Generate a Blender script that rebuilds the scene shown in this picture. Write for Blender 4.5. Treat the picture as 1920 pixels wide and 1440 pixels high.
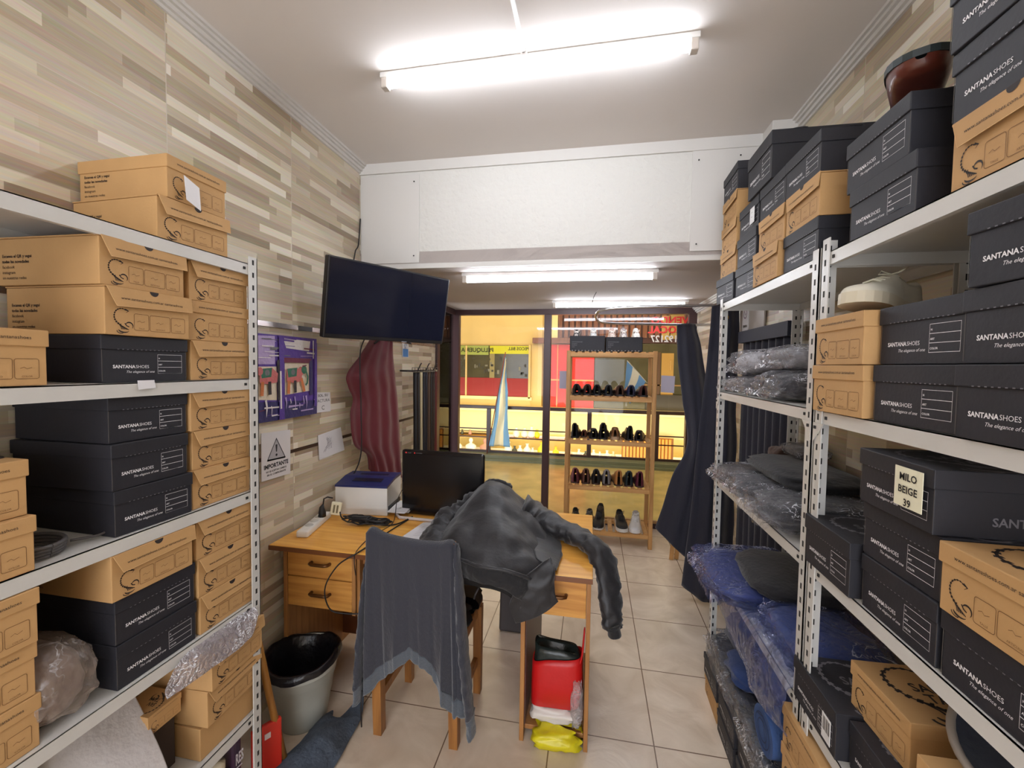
import bpy, bmesh, math, random
from mathutils import Vector, Matrix, noise
random.seed(7)
for o in list(bpy.data.objects): bpy.data.objects.remove(o)
SC = bpy.context.scene
COL = SC.collection
PI = math.pi

# ---------------------------------------------------------------- camera
cam_d = bpy.data.cameras.new('camera'); cam = bpy.data.objects.new('camera', cam_d); COL.objects.link(cam)
cam_d.sensor_fit = 'HORIZONTAL'; cam_d.sensor_width = 36.0; cam_d.lens = 36.0 * 797.0 / 1920.0
cam_d.clip_start = 0.02; cam_d.clip_end = 100
cam.matrix_world = Matrix(((0.9826527, -0.0230743, 0.1840145, 0), (0.1848147, 0.0394271, -0.9819822, 0), (0.0154034, 0.9989560, 0.0430077, 1.55), (0, 0, 0, 1)))
SC.camera = cam

# ---------------------------------------------------------------- world, exposure
SC.view_settings.view_transform = 'Standard'; SC.view_settings.look = 'None'
SC.view_settings.gamma = 1.0; SC.view_settings.use_curve_mapping = False
SC.view_settings.exposure = 1.08
wd = bpy.data.worlds.new('world'); SC.world = wd; wd.use_nodes = True
wd.node_tree.nodes['Background'].inputs[0].default_value = (0.80, 0.83, 0.90, 1)
wd.node_tree.nodes['Background'].inputs[1].default_value = 2.7
TUBE_POWER = 19.5

def area_lamp(name, loc, rot, sx, sy, power, col):
    d = bpy.data.lights.new(name, 'AREA'); d.shape = 'RECTANGLE'; d.size = sx; d.size_y = sy
    d.energy = power; d.color = col
    o = bpy.data.objects.new(name, d); COL.objects.link(o); o.location = loc; o.rotation_euler = rot
    return o
# daylight-free gallery: ceiling lamps of the mall atrium and of the shops across it
area_lamp('atrium_lamp', (-0.5, 8.2, 3.9), (math.radians(25), 0, 0), 7, 1.6, 50, (1.0, 0.86, 0.62))
area_lamp('corridor_lamp', (-0.4, 5.6, 3.2), (0, 0, 0), 4, 0.5, 40, (1.0, 0.86, 0.62))
area_lamp('lower_shop_lamp', (-0.6, 9.2, 0.55), (math.radians(55), 0, 0), 6, 0.3, 12, (1.0, 0.85, 0.5))

# ---------------------------------------------------------------- materials
def lin(c):
    r = []
    for v in c[:3]:
        v = v / 255.0
        r.append(v / 12.92 if v <= 0.04045 else ((v + 0.055) / 1.055) ** 2.4)
    return (r[0], r[1], r[2], 1)
MATS = {}
def mat(name, c, rough=0.6, metal=0.0, bump=0.0, bscale=60.0, var=0.0, vscale=8.0, spec=0.5, stretch=(1, 1, 1), coat=0.0, sheen=0.0, emis=None, es=0.0):
    if name in MATS: return MATS[name]
    m = bpy.data.materials.new(name); m.use_nodes = True; nt = m.node_tree; b = nt.nodes['Principled BSDF']
    b.inputs['Base Color'].default_value = lin(c); b.inputs['Roughness'].default_value = rough
    b.inputs['Metallic'].default_value = metal; b.inputs['Specular IOR Level'].default_value = spec
    b.inputs['Coat Weight'].default_value = coat; b.inputs['Sheen Weight'].default_value = sheen
    if emis: b.inputs['Emission Color'].default_value = lin(emis); b.inputs['Emission Strength'].default_value = es
    tc = nt.nodes.new('ShaderNodeTexCoord'); mp = nt.nodes.new('ShaderNodeMapping'); mp.inputs['Scale'].default_value = stretch
    nt.links.new(tc.outputs['Object'], mp.inputs['Vector'])
    if var > 0:
        n = nt.nodes.new('ShaderNodeTexNoise'); n.inputs['Scale'].default_value = vscale; n.inputs['Detail'].default_value = 5
        nt.links.new(mp.outputs[0], n.inputs['Vector'])
        r = nt.nodes.new('ShaderNodeValToRGB'); cc = lin(c)
        r.color_ramp.elements[0].position = 0.3; r.color_ramp.elements[1].position = 0.7
        r.color_ramp.elements[0].color = tuple(x * (1 - var) for x in cc[:3]) + (1,)
        r.color_ramp.elements[1].color = tuple(min(1, x * (1 + var)) for x in cc[:3]) + (1,)
        nt.links.new(n.outputs['Fac'], r.inputs['Fac']); nt.links.new(r.outputs['Color'], b.inputs['Base Color'])
    if bump > 0:
        n2 = nt.nodes.new('ShaderNodeTexNoise'); n2.inputs['Scale'].default_value = bscale; n2.inputs['Detail'].default_value = 4
        nt.links.new(mp.outputs[0], n2.inputs['Vector'])
        bp = nt.nodes.new('ShaderNodeBump'); bp.inputs['Strength'].default_value = bump; bp.inputs['Distance'].default_value = 0.01
        nt.links.new(n2.outputs['Fac'], bp.inputs['Height']); nt.links.new(bp.outputs[0], b.inputs['Normal'])
    MATS[name] = m
    return m
def emit(name, c, s):
    m = bpy.data.materials.new(name); m.use_nodes = True; nt = m.node_tree; nt.nodes.remove(nt.nodes['Principled BSDF'])
    e = nt.nodes.new('ShaderNodeEmission'); e.inputs[0].default_value = lin(c); e.inputs[1].default_value = s
    nt.links.new(e.outputs[0], nt.nodes['Material Output'].inputs[0]); return m
def film(name, c, opac=0.12, rough=0.12, bump=0.6, bscale=35, crease_glint=2.0):
    """clear crinkled polythene: mostly see-through with glints helped by painted white creases"""
    m = bpy.data.materials.new(name); m.use_nodes = True; nt = m.node_tree; b = nt.nodes['Principled BSDF']
    b.inputs['Base Color'].default_value = lin(c); b.inputs['Roughness'].default_value = rough; b.inputs['Specular IOR Level'].default_value = 1.0
    tr = nt.nodes.new('ShaderNodeBsdfTransparent'); mx = nt.nodes.new('ShaderNodeMixShader')
    lw = nt.nodes.new('ShaderNodeLayerWeight'); lw.inputs['Blend'].default_value = 0.35
    n2 = nt.nodes.new('ShaderNodeTexNoise'); n2.inputs['Scale'].default_value = bscale; n2.inputs['Detail'].default_value = 1.5; n2.inputs['Distortion'].default_value = 2.0
    tc = nt.nodes.new('ShaderNodeTexCoord'); nt.links.new(tc.outputs['Object'], n2.inputs['Vector'])
    bp = nt.nodes.new('ShaderNodeBump'); bp.inputs['Strength'].default_value = bump; bp.inputs['Distance'].default_value = 0.02
    nt.links.new(n2.outputs['Fac'], bp.inputs['Height']); nt.links.new(bp.outputs[0], b.inputs['Normal']); nt.links.new(bp.outputs[0], lw.inputs['Normal'])
    ma = nt.nodes.new('ShaderNodeMath'); ma.operation = 'MULTIPLY_ADD'; ma.inputs[1].default_value = 0.55; ma.inputs[2].default_value = opac; ma.use_clamp = True
    nt.links.new(lw.outputs['Facing'], ma.inputs[0])
    def mth(op, a, v):
        q = nt.nodes.new('ShaderNodeMath'); q.operation = op; q.inputs[1].default_value = v; nt.links.new(a, q.inputs[0]); return q.outputs[0]
    n3 = nt.nodes.new('ShaderNodeTexNoise'); n3.inputs['Scale'].default_value = bscale * 0.9; n3.inputs['Detail'].default_value = 2; n3.inputs['Distortion'].default_value = 2.5
    nt.links.new(tc.outputs['Object'], n3.inputs['Vector'])
    cr = mth('MULTIPLY', mth('ABSOLUTE', mth('SUBTRACT', n3.outputs['Fac'], 0.5), 0), 9.0)   # whitish film creases, also painted in to stand for sharp glints
    cr = mth('MULTIPLY', mth('MAXIMUM', mth('SUBTRACT', mth('MULTIPLY', cr, -1.0), -0.35), 0.0), crease_glint)
    n4 = nt.nodes.new('ShaderNodeTexNoise'); n4.inputs['Scale'].default_value = bscale * 0.35; n4.inputs['Detail'].default_value = 1; nt.links.new(tc.outputs['Object'], n4.inputs['Vector'])
    pm_ = mth('MINIMUM', mth('MAXIMUM', mth('MULTIPLY', mth('SUBTRACT', n4.outputs['Fac'], 0.47), 9.0), 0.04), 1.0)   # painted crease glints gather in patches
    mm = nt.nodes.new('ShaderNodeMath'); mm.operation = 'MULTIPLY'; nt.links.new(cr, mm.inputs[0]); nt.links.new(pm_, mm.inputs[1]); cr = mm.outputs[0]
    ad = nt.nodes.new('ShaderNodeMath'); ad.operation = 'ADD'; ad.use_clamp = True; nt.links.new(ma.outputs[0], ad.inputs[0]); nt.links.new(cr, ad.inputs[1]); nt.links.new(ad.outputs[0], mx.inputs[0])
    cm = nt.nodes.new('ShaderNodeMix'); cm.data_type = 'RGBA'; nt.links.new(mth('MINIMUM', mth('MULTIPLY', cr, 2.0), 1.0), cm.inputs[0]); cm.inputs[6].default_value = lin(c); cm.inputs[7].default_value = lin((236, 238, 244)); nt.links.new(cm.outputs[2], b.inputs['Base Color'])
    nt.links.new(tr.outputs[0], mx.inputs[1]); nt.links.new(b.outputs[0], mx.inputs[2])
    nt.links.new(mx.outputs[0], nt.nodes['Material Output'].inputs[0]); return m
def wood(name, c1, c2, axis=0, rough=0.4, scale=1.0):
    m = bpy.data.materials.new(name); m.use_nodes = True; nt = m.node_tree; b = nt.nodes['Principled BSDF']
    tc = nt.nodes.new('ShaderNodeTexCoord'); mp = nt.nodes.new('ShaderNodeMapping')
    s = [22 * scale] * 3; s[axis] = 1.6 * scale; mp.inputs['Scale'].default_value = s
    n = nt.nodes.new('ShaderNodeTexNoise'); n.inputs['Scale'].default_value = 2.0; n.inputs['Detail'].default_value = 6; n.inputs['Distortion'].default_value = 0.6
    r = nt.nodes.new('ShaderNodeValToRGB'); r.color_ramp.elements[0].position = 0.35; r.color_ramp.elements[1].position = 0.65
    r.color_ramp.elements[0].color = lin(c1); r.color_ramp.elements[1].color = lin(c2)
    nt.links.new(tc.outputs['Object'], mp.inputs[0]); nt.links.new(mp.outputs[0], n.inputs['Vector']); nt.links.new(n.outputs['Fac'], r.inputs[0]); nt.links.new(r.outputs[0], b.inputs['Base Color'])
    b.inputs['Roughness'].default_value = rough
    return m
def math_node(nt, op, a, b=None):
    n = nt.nodes.new('ShaderNodeMath'); n.operation = op
    for i, v in enumerate((a, b)):
        if v is None: continue
        if isinstance(v, (int, float)): n.inputs[i].default_value = v
        else: nt.links.new(v, n.inputs[i])
    return n.outputs[0]
def wall_tile_mat():
    m = bpy.data.materials.new('strip_wood_tile'); m.use_nodes = True; nt = m.node_tree; b = nt.nodes['Principled BSDF']; L = nt.links.new
    g = nt.nodes.new('ShaderNodeNewGeometry'); sp = nt.nodes.new('ShaderNodeSeparateXYZ'); L(g.outputs['Position'], sp.inputs[0])
    y, z = sp.outputs[1], sp.outputs[2]
    TW, TH = 0.594, 0.2925
    col_i = math_node(nt, 'FLOOR', math_node(nt, 'DIVIDE', math_node(nt, 'SUBTRACT', y, 0.015), TW))
    row_i = math_node(nt, 'FLOOR', math_node(nt, 'DIVIDE', math_node(nt, 'SUBTRACT', z, 1.13), TH))
    yy = math_node(nt, 'ADD', math_node(nt, 'ADD', y, math_node(nt, 'MULTIPLY', col_i, 3.17)), math_node(nt, 'MULTIPLY', row_i, 1.73))
    z2 = math_node(nt, 'ADD', math_node(nt, 'SUBTRACT', z, 1.13), math_node(nt, 'MULTIPLY', col_i, TH * 13))
    cb = nt.nodes.new('ShaderNodeCombineXYZ'); L(yy, cb.inputs[0]); L(z2, cb.inputs[1])
    br = nt.nodes.new('ShaderNodeTexBrick'); L(cb.outputs[0], br.inputs['Vector'])
    br.inputs['Color1'].default_value = (0, 0, 0, 1); br.inputs['Color2'].default_value = (1, 1, 1, 1); br.inputs['Mortar'].default_value = (0.5, 0.5, 0.5, 1)
    br.inputs['Scale'].default_value = 1.0; br.inputs['Mortar Size'].default_value = 0.0; br.inputs['Brick Width'].default_value = 0.36
    br.inputs['Row Height'].default_value = TH / 9.0; br.offset = 0.37; br.offset_frequency = 2; br.squash = 0.75; br.squash_frequency = 3
    rp = nt.nodes.new('ShaderNodeValToRGB'); L(br.outputs['Color'], rp.inputs[0]); e = rp.color_ramp.elements
    cs = [(152, 134, 112), (210, 196, 170), (184, 166, 140), (229, 220, 200), (167, 150, 127), (205, 192, 167), (236, 230, 215)]
    e[0].position = 0; e[0].color = lin(cs[0]); e[1].position = 1; e[1].color = lin(cs[-1])
    for i, c in enumerate(cs[1:-1]):
        q = e.new((i + 1) / 6.0); q.color = lin(c)
    mp = nt.nodes.new('ShaderNodeMapping'); mp.inputs['Scale'].default_value = (3, 60, 1); L(cb.outputs[0], mp.inputs[0])
    n = nt.nodes.new('ShaderNodeTexNoise'); n.inputs['Scale'].default_value = 2.2; n.inputs['Detail'].default_value = 7; n.inputs['Roughness'].default_value = 0.65; L(mp.outputs[0], n.inputs['Vector'])
    mix = nt.nodes.new('ShaderNodeMix'); mix.data_type = 'RGBA'; mix.blend_type = 'SOFT_LIGHT'; mix.inputs[0].default_value = 0.65
    L(rp.outputs[0], mix.inputs[6]); L(n.outputs['Color'], mix.inputs[7])
    # grout
    fy = math_node(nt, 'ABSOLUTE', math_node(nt, 'SUBTRACT', math_node(nt, 'FRACT', math_node(nt, 'ADD', math_node(nt, 'DIVIDE', math_node(nt, 'SUBTRACT', y, 0.015), TW), 0.5)), 0.5))
    fz = math_node(nt, 'ABSOLUTE', math_node(nt, 'SUBTRACT', math_node(nt, 'FRACT', math_node(nt, 'ADD', math_node(nt, 'DIVIDE', math_node(nt, 'SUBTRACT', z, 1.13), TH), 0.5)), 0.5))
    gy = math_node(nt, 'LESS_THAN', fy, 0.0028); gz = math_node(nt, 'LESS_THAN', fz, 0.0045)
    gr = math_node(nt, 'MAXIMUM', gy, gz)
    mg = nt.nodes.new('ShaderNodeMix'); mg.data_type = 'RGBA'; L(gr, mg.inputs[0]); L(mix.outputs[2], mg.inputs[6]); mg.inputs[7].default_value = lin((200, 190, 172))
    L(mg.outputs[2], b.inputs['Base Color']); b.inputs['Roughness'].default_value = 0.42; b.inputs['Specular IOR Level'].default_value = 0.4
    bp = nt.nodes.new('ShaderNodeBump'); bp.inputs['Strength'].default_value = 0.15; bp.inputs['Distance'].default_value = 0.003; L(n.outputs['Fac'], bp.inputs['Height']); L(bp.outputs[0], b.inputs['Normal'])
    return m
def floor_tile_mat():
    m = bpy.data.materials.new('beige_floor_tile'); m.use_nodes = True; nt = m.node_tree; b = nt.nodes['Principled BSDF']; L = nt.links.new
    g = nt.nodes.new('ShaderNodeNewGeometry'); sp = nt.nodes.new('ShaderNodeSeparateXYZ'); L(g.outputs['Position'], sp.inputs[0])
    def gridf(s, off, size, w):
        f = math_node(nt, 'ABSOLUTE', math_node(nt, 'SUBTRACT', math_node(nt, 'FRACT', math_node(nt, 'ADD', math_node(nt, 'DIVIDE', math_node(nt, 'SUBTRACT', s, off), size), 0.5)), 0.5))
        return math_node(nt, 'LESS_THAN', f, w)
    gr = math_node(nt, 'MAXIMUM', gridf(sp.outputs[0], 0.286, 0.424, 0.006), gridf(sp.outputs[1], 1.761, 0.4525, 0.0056))
    n = nt.nodes.new('ShaderNodeTexNoise'); n.inputs['Scale'].default_value = 5; n.inputs['Detail'].default_value = 8; n.inputs['Distortion'].default_value = 1.2; L(g.outputs['Position'], n.inputs['Vector'])
    rp = nt.nodes.new('ShaderNodeValToRGB'); rp.color_ramp.elements[0].position = 0.3; rp.color_ramp.elements[1].position = 0.72
    rp.color_ramp.elements[0].color = lin((208, 190, 168)); rp.color_ramp.elements[1].color = lin((232, 217, 198)); L(n.outputs['Fac'], rp.inputs[0])
    mg = nt.nodes.new('ShaderNodeMix'); mg.data_type = 'RGBA'; L(gr, mg.inputs[0]); L(rp.outputs[0], mg.inputs[6]); mg.inputs[7].default_value = lin((122, 100, 82))
    L(mg.outputs[2], b.inputs['Base Color']); b.inputs['Roughness'].default_value = 0.27
    h = math_node(nt, 'SUBTRACT', n.outputs['Fac'], math_node(nt, 'MULTIPLY', gr, 0.6))
    bp = nt.nodes.new('ShaderNodeBump'); bp.inputs['Strength'].default_value = 0.35; bp.inputs['Distance'].default_value = 0.012; L(h, bp.inputs['Height']); L(bp.outputs[0], b.inputs['Normal'])
    return m
def glass_mat(name, c=(255, 255, 255), refl=0.07):
    m = bpy.data.materials.new(name); m.use_nodes = True; nt = m.node_tree; nt.nodes.remove(nt.nodes['Principled BSDF'])
    tr = nt.nodes.new('ShaderNodeBsdfTransparent'); tr.inputs[0].default_value = lin(c)
    gl = nt.nodes.new('ShaderNodeBsdfGlossy'); gl.inputs['Roughness'].default_value = 0.01
    fr = nt.nodes.new('ShaderNodeFresnel'); fr.inputs[0].default_value = 1.28; mx = nt.nodes.new('ShaderNodeMixShader')
    nt.links.new(fr.outputs[0], mx.inputs[0]); nt.links.new(tr.outputs[0], mx.inputs[1]); nt.links.new(gl.outputs[0], mx.inputs[2])
    nt.links.new(mx.outputs[0], nt.nodes['Material Output'].inputs[0]); return m
def M(n, *a, **k): return mat(n, *a, **k)

# ---------------------------------------------------------------- mesh helpers
class MB:
    def __init__(s): s.v = []; s.f = []; s.m = []; s.sm = []
    def add(s, vs, fs, mi=0, smooth=False):
        b = len(s.v); s.v += [tuple(x) for x in vs]
        for f in fs: s.f.append([b + i for i in f]); s.m.append(mi); s.sm.append(smooth)
        return s
    def box(s, c, d, mi=0, bev=0.0, rot=None):
        if bev <= 0:
            hx, hy, hz = d[0] / 2, d[1] / 2, d[2] / 2
            vs = [Vector((x, y, z)) for x in (-hx, hx) for y in (-hy, hy) for z in (-hz, hz)]
            fs = [(0, 1, 3, 2), (4, 6, 7, 5), (0, 4, 5, 1), (2, 3, 7, 6), (0, 2, 6, 4), (1, 5, 7, 3)]
        else:
            bm = bmesh.new(); bmesh.ops.create_cube(bm, size=1)
            for v in bm.verts: v.co = Vector((v.co.x * d[0], v.co.y * d[1], v.co.z * d[2]))
            bmesh.ops.bevel(bm, geom=list(bm.edges), offset=bev, segments=2, affect='EDGES', profile=0.5)
            bm.verts.index_update(); vs = [v.co.copy() for v in bm.verts]; fs = [[v.index for v in f.verts] for f in bm.faces]; bm.free()
        if rot is not None: vs = [rot @ v for v in vs]
        c = Vector(c); return s.add([v + c for v in vs], fs, mi)
    def bx(s, x0, x1, y0, y1, z0, z1, mi=0, bev=0.0):
        return s.box(((x0 + x1) / 2, (y0 + y1) / 2, (z0 + z1) / 2), (abs(x1 - x0), abs(y1 - y0), abs(z1 - z0)), mi, bev)
    def grid(s, P, mi=0, cu=False, cv=False, smooth=True):
        n, k = len(P), len(P[0]); vs = [p for r in P for p in r]; fs = []
        for i in range(n if cu else n - 1):
            for j in range(k if cv else k - 1):
                a = i * k + j; b = i * k + (j + 1) % k; c = ((i + 1) % n) * k + (j + 1) % k; d = ((i + 1) % n) * k + j
                fs.append((a, b, c, d))
        return s.add(vs, fs, mi, smooth)
    def tube(s, pts, r, n=8, mi=0, cap=True, flat=1.0, wr=0.0, seed=0):
        pts = [Vector(p) for p in pts]; rr = r if isinstance(r, (list, tuple)) else [r] * len(pts); P = []; up = None
        for i, p in enumerate(pts):
            t = (pts[min(i + 1, len(pts) - 1)] - pts[max(i - 1, 0)]).normalized()
            if up is None:
                up = Vector((0, 0, 1)) if abs(t.z) < 0.9 else Vector((1, 0, 0))
            sd = t.cross(up).normalized(); up = sd.cross(t).normalized(); ring = []
            for k in range(n):
                a = 2 * PI * k / n; q = rr[i]
                if wr: q *= 1 + wr * noise.noise(Vector((math.cos(a) * 1.5 + seed, math.sin(a) * 1.5, i * 0.45))) + wr * 0.5 * noise.noise(Vector((a * 2, i * 1.3, seed)))
                ring.append(p + sd * (math.cos(a) * q) + up * (math.sin(a) * q * flat))
            P.append(ring)
        b = len(s.v); s.grid(P, mi, cv=True)
        if cap:
            s.f.append([b + k for k in range(n)][::-1]); s.m.append(mi); s.sm.append(False)
            o = b + (len(pts) - 1) * n; s.f.append([o + k for k in range(n)]); s.m.append(mi); s.sm.append(False)
        return s
    def lathe(s, prof, c=(0, 0, 0), n=24, mi=0, sx=1, sy=1):
        P = [[(c[0] + math.cos(2 * PI * k / n) * r * sx, c[1] + math.sin(2 * PI * k / n) * r * sy, c[2] + z) for k in range(n)] for r, z in prof]
        return s.grid(P, mi, cv=True)
    def prism(s, poly, fn, d0, d1, mi=0):
        """poly of 2D points extruded; fn(u,v,d)->xyz"""
        n = len(poly); vs = [fn(u, v, d0) for u, v in poly] + [fn(u, v, d1) for u, v in poly]
        fs = [list(range(n))[::-1], list(range(n, 2 * n))] + [(i, (i + 1) % n, n + (i + 1) % n, n + i) for i in range(n)]
        return s.add(vs, fs, mi)
    def flatp(s, poly, fn, mi=0):
        return s.add([fn(u, v) for u, v in poly], [list(range(len(poly)))], mi)
    def ribbon(s, pts, w, fn, mi=0, closed=False):
        if closed: pts = list(pts) + [pts[0], pts[1]]
        n = len(pts); ww = w if isinstance(w, (list, tuple)) else [w] * n; vs = []
        for i in range(n):
            a = pts[max(i - 1, 0)]; b = pts[min(i + 1, n - 1)]; dx, dy = b[0] - a[0], b[1] - a[1]; l = math.hypot(dx, dy) or 1
            nx, ny = -dy / l * ww[i] / 2, dx / l * ww[i] / 2
            vs += [fn(pts[i][0] + nx, pts[i][1] + ny), fn(pts[i][0] - nx, pts[i][1] - ny)]
        return s.add(vs, [(2 * i, 2 * i + 1, 2 * i + 3, 2 * i + 2) for i in range(n - 1)], mi)
    def text(s, t, size, fn, mi=0, bold=0.0, ax='LEFT', shear=0.0, sx=1.0):
        V, F = text_geo(t, bold)
        xs = [v[0] for v in V]; w = (max(xs) if xs else 0); off = {'LEFT': 0, 'CENTER': -w / 2, 'RIGHT': -w}[ax]
        return s.add([fn((v[0] + off + v[1] * shear) * size * sx, v[1] * size) for v in V], F, mi)
    def data(s, name, mats):
        me = bpy.data.meshes.new(name); me.from_pydata(s.v, [], s.f); 
        for m in (mats if isinstance(mats, (list, tuple)) else [mats]): me.materials.append(m)
        for p, mi, sm in zip(me.polygons, s.m, s.sm): p.material_index = mi; p.use_smooth = sm
        me.update(); return me
    def build(s, name, mats, parent=None, loc=None, solid=0.0, fix=True):
        me = s.data(name, mats)
        if fix and not any(x for x in [getattr(s, 'art', False)]):
            bm = bmesh.new(); bm.from_mesh(me); bmesh.ops.recalc_face_normals(bm, faces=bm.faces); bm.to_mesh(me); bm.free()
        return link(name, me, parent, loc, solid)
def link(name, me, parent=None, loc=None, solid=0.0):
    o = bpy.data.objects.new(name, me); COL.objects.link(o)
    if parent is not None: o.parent = parent
    if loc is not None: o.location = loc
    if solid:
        md = o.modifiers.new('thickness', 'SOLIDIFY'); md.thickness = solid; md.offset = 0
    return o
TG = {}
def text_geo(t, bold=0.0):
    k = (t, bold)
    if k in TG: return TG[k]
    cu = bpy.data.curves.new('lettering', 'FONT'); cu.body = t; cu.size = 1.0; cu.resolution_u = 2; cu.offset = bold; cu.fill_mode = 'FRONT'
    o = bpy.data.objects.new('lettering', cu); COL.objects.link(o); dg = bpy.context.evaluated_depsgraph_get(); dg.update()
    me = bpy.data.meshes.new_from_object(o.evaluated_get(dg)); V = [(v.co.x, v.co.y) for v in me.vertices]; F = [list(p.vertices) for p in me.polygons]
    bpy.data.objects.remove(o); bpy.data.meshes.remove(me); bpy.data.curves.remove(cu)
    TG[k] = (V, F); return TG[k]
def text_w(t, bold=0.0):
    V, F = text_geo(t, bold); return max(v[0] for v in V)
def empty(name, loc=(0, 0, 0), rz=0.0):
    o = bpy.data.objects.new(name, None); COL.objects.link(o); o.location = loc; o.rotation_euler = (0, 0, rz); o.empty_display_size = 0.05; return o
LAB = set()
def tag(o, label, cat, group=None):
    o['label'] = label; o['category'] = cat
    if group: o['group'] = group
    return o
def struct(o): o['kind'] = 'structure'; return o
def crom(a, b, c, d, t):
    return 0.5 * ((2 * b) + (c - a) * t + (2 * a - 5 * b + 4 * c - d) * t * t + (3 * b - a - 3 * c + d) * t ** 3)
def spline(pts, n):
    pts = [Vector(p) for p in pts]; k = len(pts) - 1; out = []
    for i in range(n):
        u = i / (n - 1) * k; j = min(int(u), k - 1); t = u - j
        out.append(crom(pts[max(j - 1, 0)], pts[j], pts[j + 1], pts[min(j + 2, k)], t))
    return out
def lerp_list(v, n):
    k = len(v) - 1; out = []
    for i in range(n):
        u = i / (n - 1) * k; j = min(int(u), k - 1); t = u - j; out.append(v[j] * (1 - t) + v[j + 1] * t)
    return out
def patch(ctrl, nu, nv, amp=0.0, freq=8.0, seed=0.0, ridge=0.0):
    rows = [spline(r, nv) for r in ctrl]; cols = [spline([rows[i][j] for i in range(len(rows))], nu) for j in range(nv)]
    P = [[cols[j][i] for j in range(nv)] for i in range(nu)]
    if amp:
        Q = []
        for i in range(nu):
            q = []
            for j in range(nv):
                a = P[min(i + 1, nu - 1)][j] - P[max(i - 1, 0)][j]; b = P[i][min(j + 1, nv - 1)] - P[i][max(j - 1, 0)]
                n = a.cross(b); n = n.normalized() if n.length > 1e-9 else Vector((0, 0, 1)); p = P[i][j]
                h = noise.noise(p * freq + Vector((seed, seed * 2, 0))) + 0.5 * noise.noise(p * freq * 2.3 + Vector((0, seed, 3)))
                if ridge: h += ridge * (1 - 2 * abs(noise.noise(p * freq * 0.8 + Vector((seed, 7, 1)))))
                q.append(p + n * amp * h)
            Q.append(q)
        P = Q
    return P
def blob(size, seed=0, amp=0.25, freq=3.0, nu=18, nv=28, flat=0.55, rid=0.0):
    """soft folded-cloth or bag lump resting on z=0; superellipsoid with folds"""
    P = []
    for i in range(nu + 1):
        ph = -PI / 2 + PI * i / nu; row = []
        for j in range(nv):
            th = 2 * PI * j / nv
            def pw(c, e): return math.copysign(abs(c) ** e, c)
            x = pw(math.cos(ph), flat) * pw(math.cos(th), flat); y = pw(math.cos(ph), flat) * pw(math.sin(th), flat); z = pw(math.sin(ph), 0.75)
            d = Vector((x, y, z)); n = noise.noise(d * freq + Vector((seed, seed * 1.7, -seed))) + 0.5 * noise.noise(d * freq * 2.4 + Vector((seed, 0, seed)))
            if rid: n += rid * (0.5 - abs(noise.noise(d * freq * 3 + Vector((seed, 5, 5)))) * 2)
            k = 1 + amp * n; z2 = z * (1 + amp * n * 0.8)
            row.append((x * k * size[0] / 2, y * k * size[1] / 2, max(0.0, (z2 + 1) * size[2] / 2 * (1 + 0.0))))
        P.append(row)
    return P
# ================================================================ THE ROOM
XL, XR, YB, ZC = -1.40, 0.95, 2.40, 2.74     # left wall, right wall, beam, ceiling
ZL, YW = 2.116, 4.25                         # lower ceiling, window plane
stripm = wall_tile_mat(); white_paint = M('white_wall_paint', (214, 211, 205), 0.8, bump=0.25, bscale=70)
ceil_m = M('ceiling_paint', (222, 215, 209), 0.85, var=0.03, vscale=1.5)
panel_m = M('smooth_white_panel', (212, 209, 204), 0.55)
trim_m = M('white_trim_paint', (212, 208, 202), 0.4)
frame_m = M('dark_brown_window_frame', (62, 36, 36), 0.35)
b = MB(); b.bx(-1.55, 1.1, -2.6, 4.25, -0.05, 0); struct(b.build('floor', floor_tile_mat()))
b = MB(); b.bx(XL - 0.15, XL, -2.6, 3.70, 0, 2.9); struct(b.build('wall_left', stripm))
b = MB(); b.bx(XR, XR + 0.15, -2.6, 4.30, 0, 2.9); struct(b.build('wall_right', stripm))
b = MB(); b.bx(XL - 0.1, XR + 0.1, -2.6, YB, ZC, ZC + 0.1); struct(b.build('ceiling', ceil_m))
b = MB(); b.bx(XL - 0.3, XR + 0.1, YB, YW + 0.05, ZL, ZL + 0.1)
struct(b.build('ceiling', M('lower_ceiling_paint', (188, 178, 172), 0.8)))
# beam wall above the lower ceiling: stucco with smooth panels at both ends
b = MB(); b.bx(XL, XR, YB, YB + 0.12, ZL, ZC + 0.05)
stucco = M('white_stucco', (213, 211, 205), 0.85, bump=0.7, bscale=38)
b.bx(XL + 0.01, -1.02, YB - 0.006, YB, ZL + 0.035, ZC - 0.075, 1); b.bx(0.49, XR, YB - 0.006, YB, ZL + 0.05, ZC - 0.06, 1)
b.bx(XL, XR, YB - 0.012, YB, ZC - 0.06, ZC, 1); b.bx(XL, XR, YB - 0.010, YB, ZL, ZL + 0.028, 1)
for x, z in ((-1.05, 2.62), (-1.05, 2.19), (0.52, 2.63), (0.52, 2.20), (0.72, 2.64)):
    b.box((x, YB - 0.013, z), (0.006, 0.004, 0.006), 2)
struct(b.build('wall_front', [stucco, panel_m, M('dark_hole', (25, 22, 22), 0.9)]))
# cornices
def cornice(name, x, s, y0, y1, z, mats=trim_m):
    b = MB()
    for k, (w, h0, h1) in enumerate(((0.045, 0.0, 0.012), (0.034, 0.012, 0.024), (0.022, 0.024, 0.040), (0.010, 0.040, 0.052))):
        b.bx(x, x + s * w, y0, y1, z - h1, z - h0)
    struct(b.build(name, mats))
cornice('trim_1', XL, 1, -2.6, YB, ZC); cornice('trim_2', XR, -1, -2.6, YB - 0.1, ZC); cornice('trim_3', XR, -1, YB + 0.12, YW, ZL); cornice('trim_4', XL, 1, YB + 0.12, 3.7, ZL)
b = MB(); b.bx(0.82, XR, YB - 0.13, YB, 2.66, ZC, 0, 0.004); struct(b.build('trim_5', trim_m))
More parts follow.
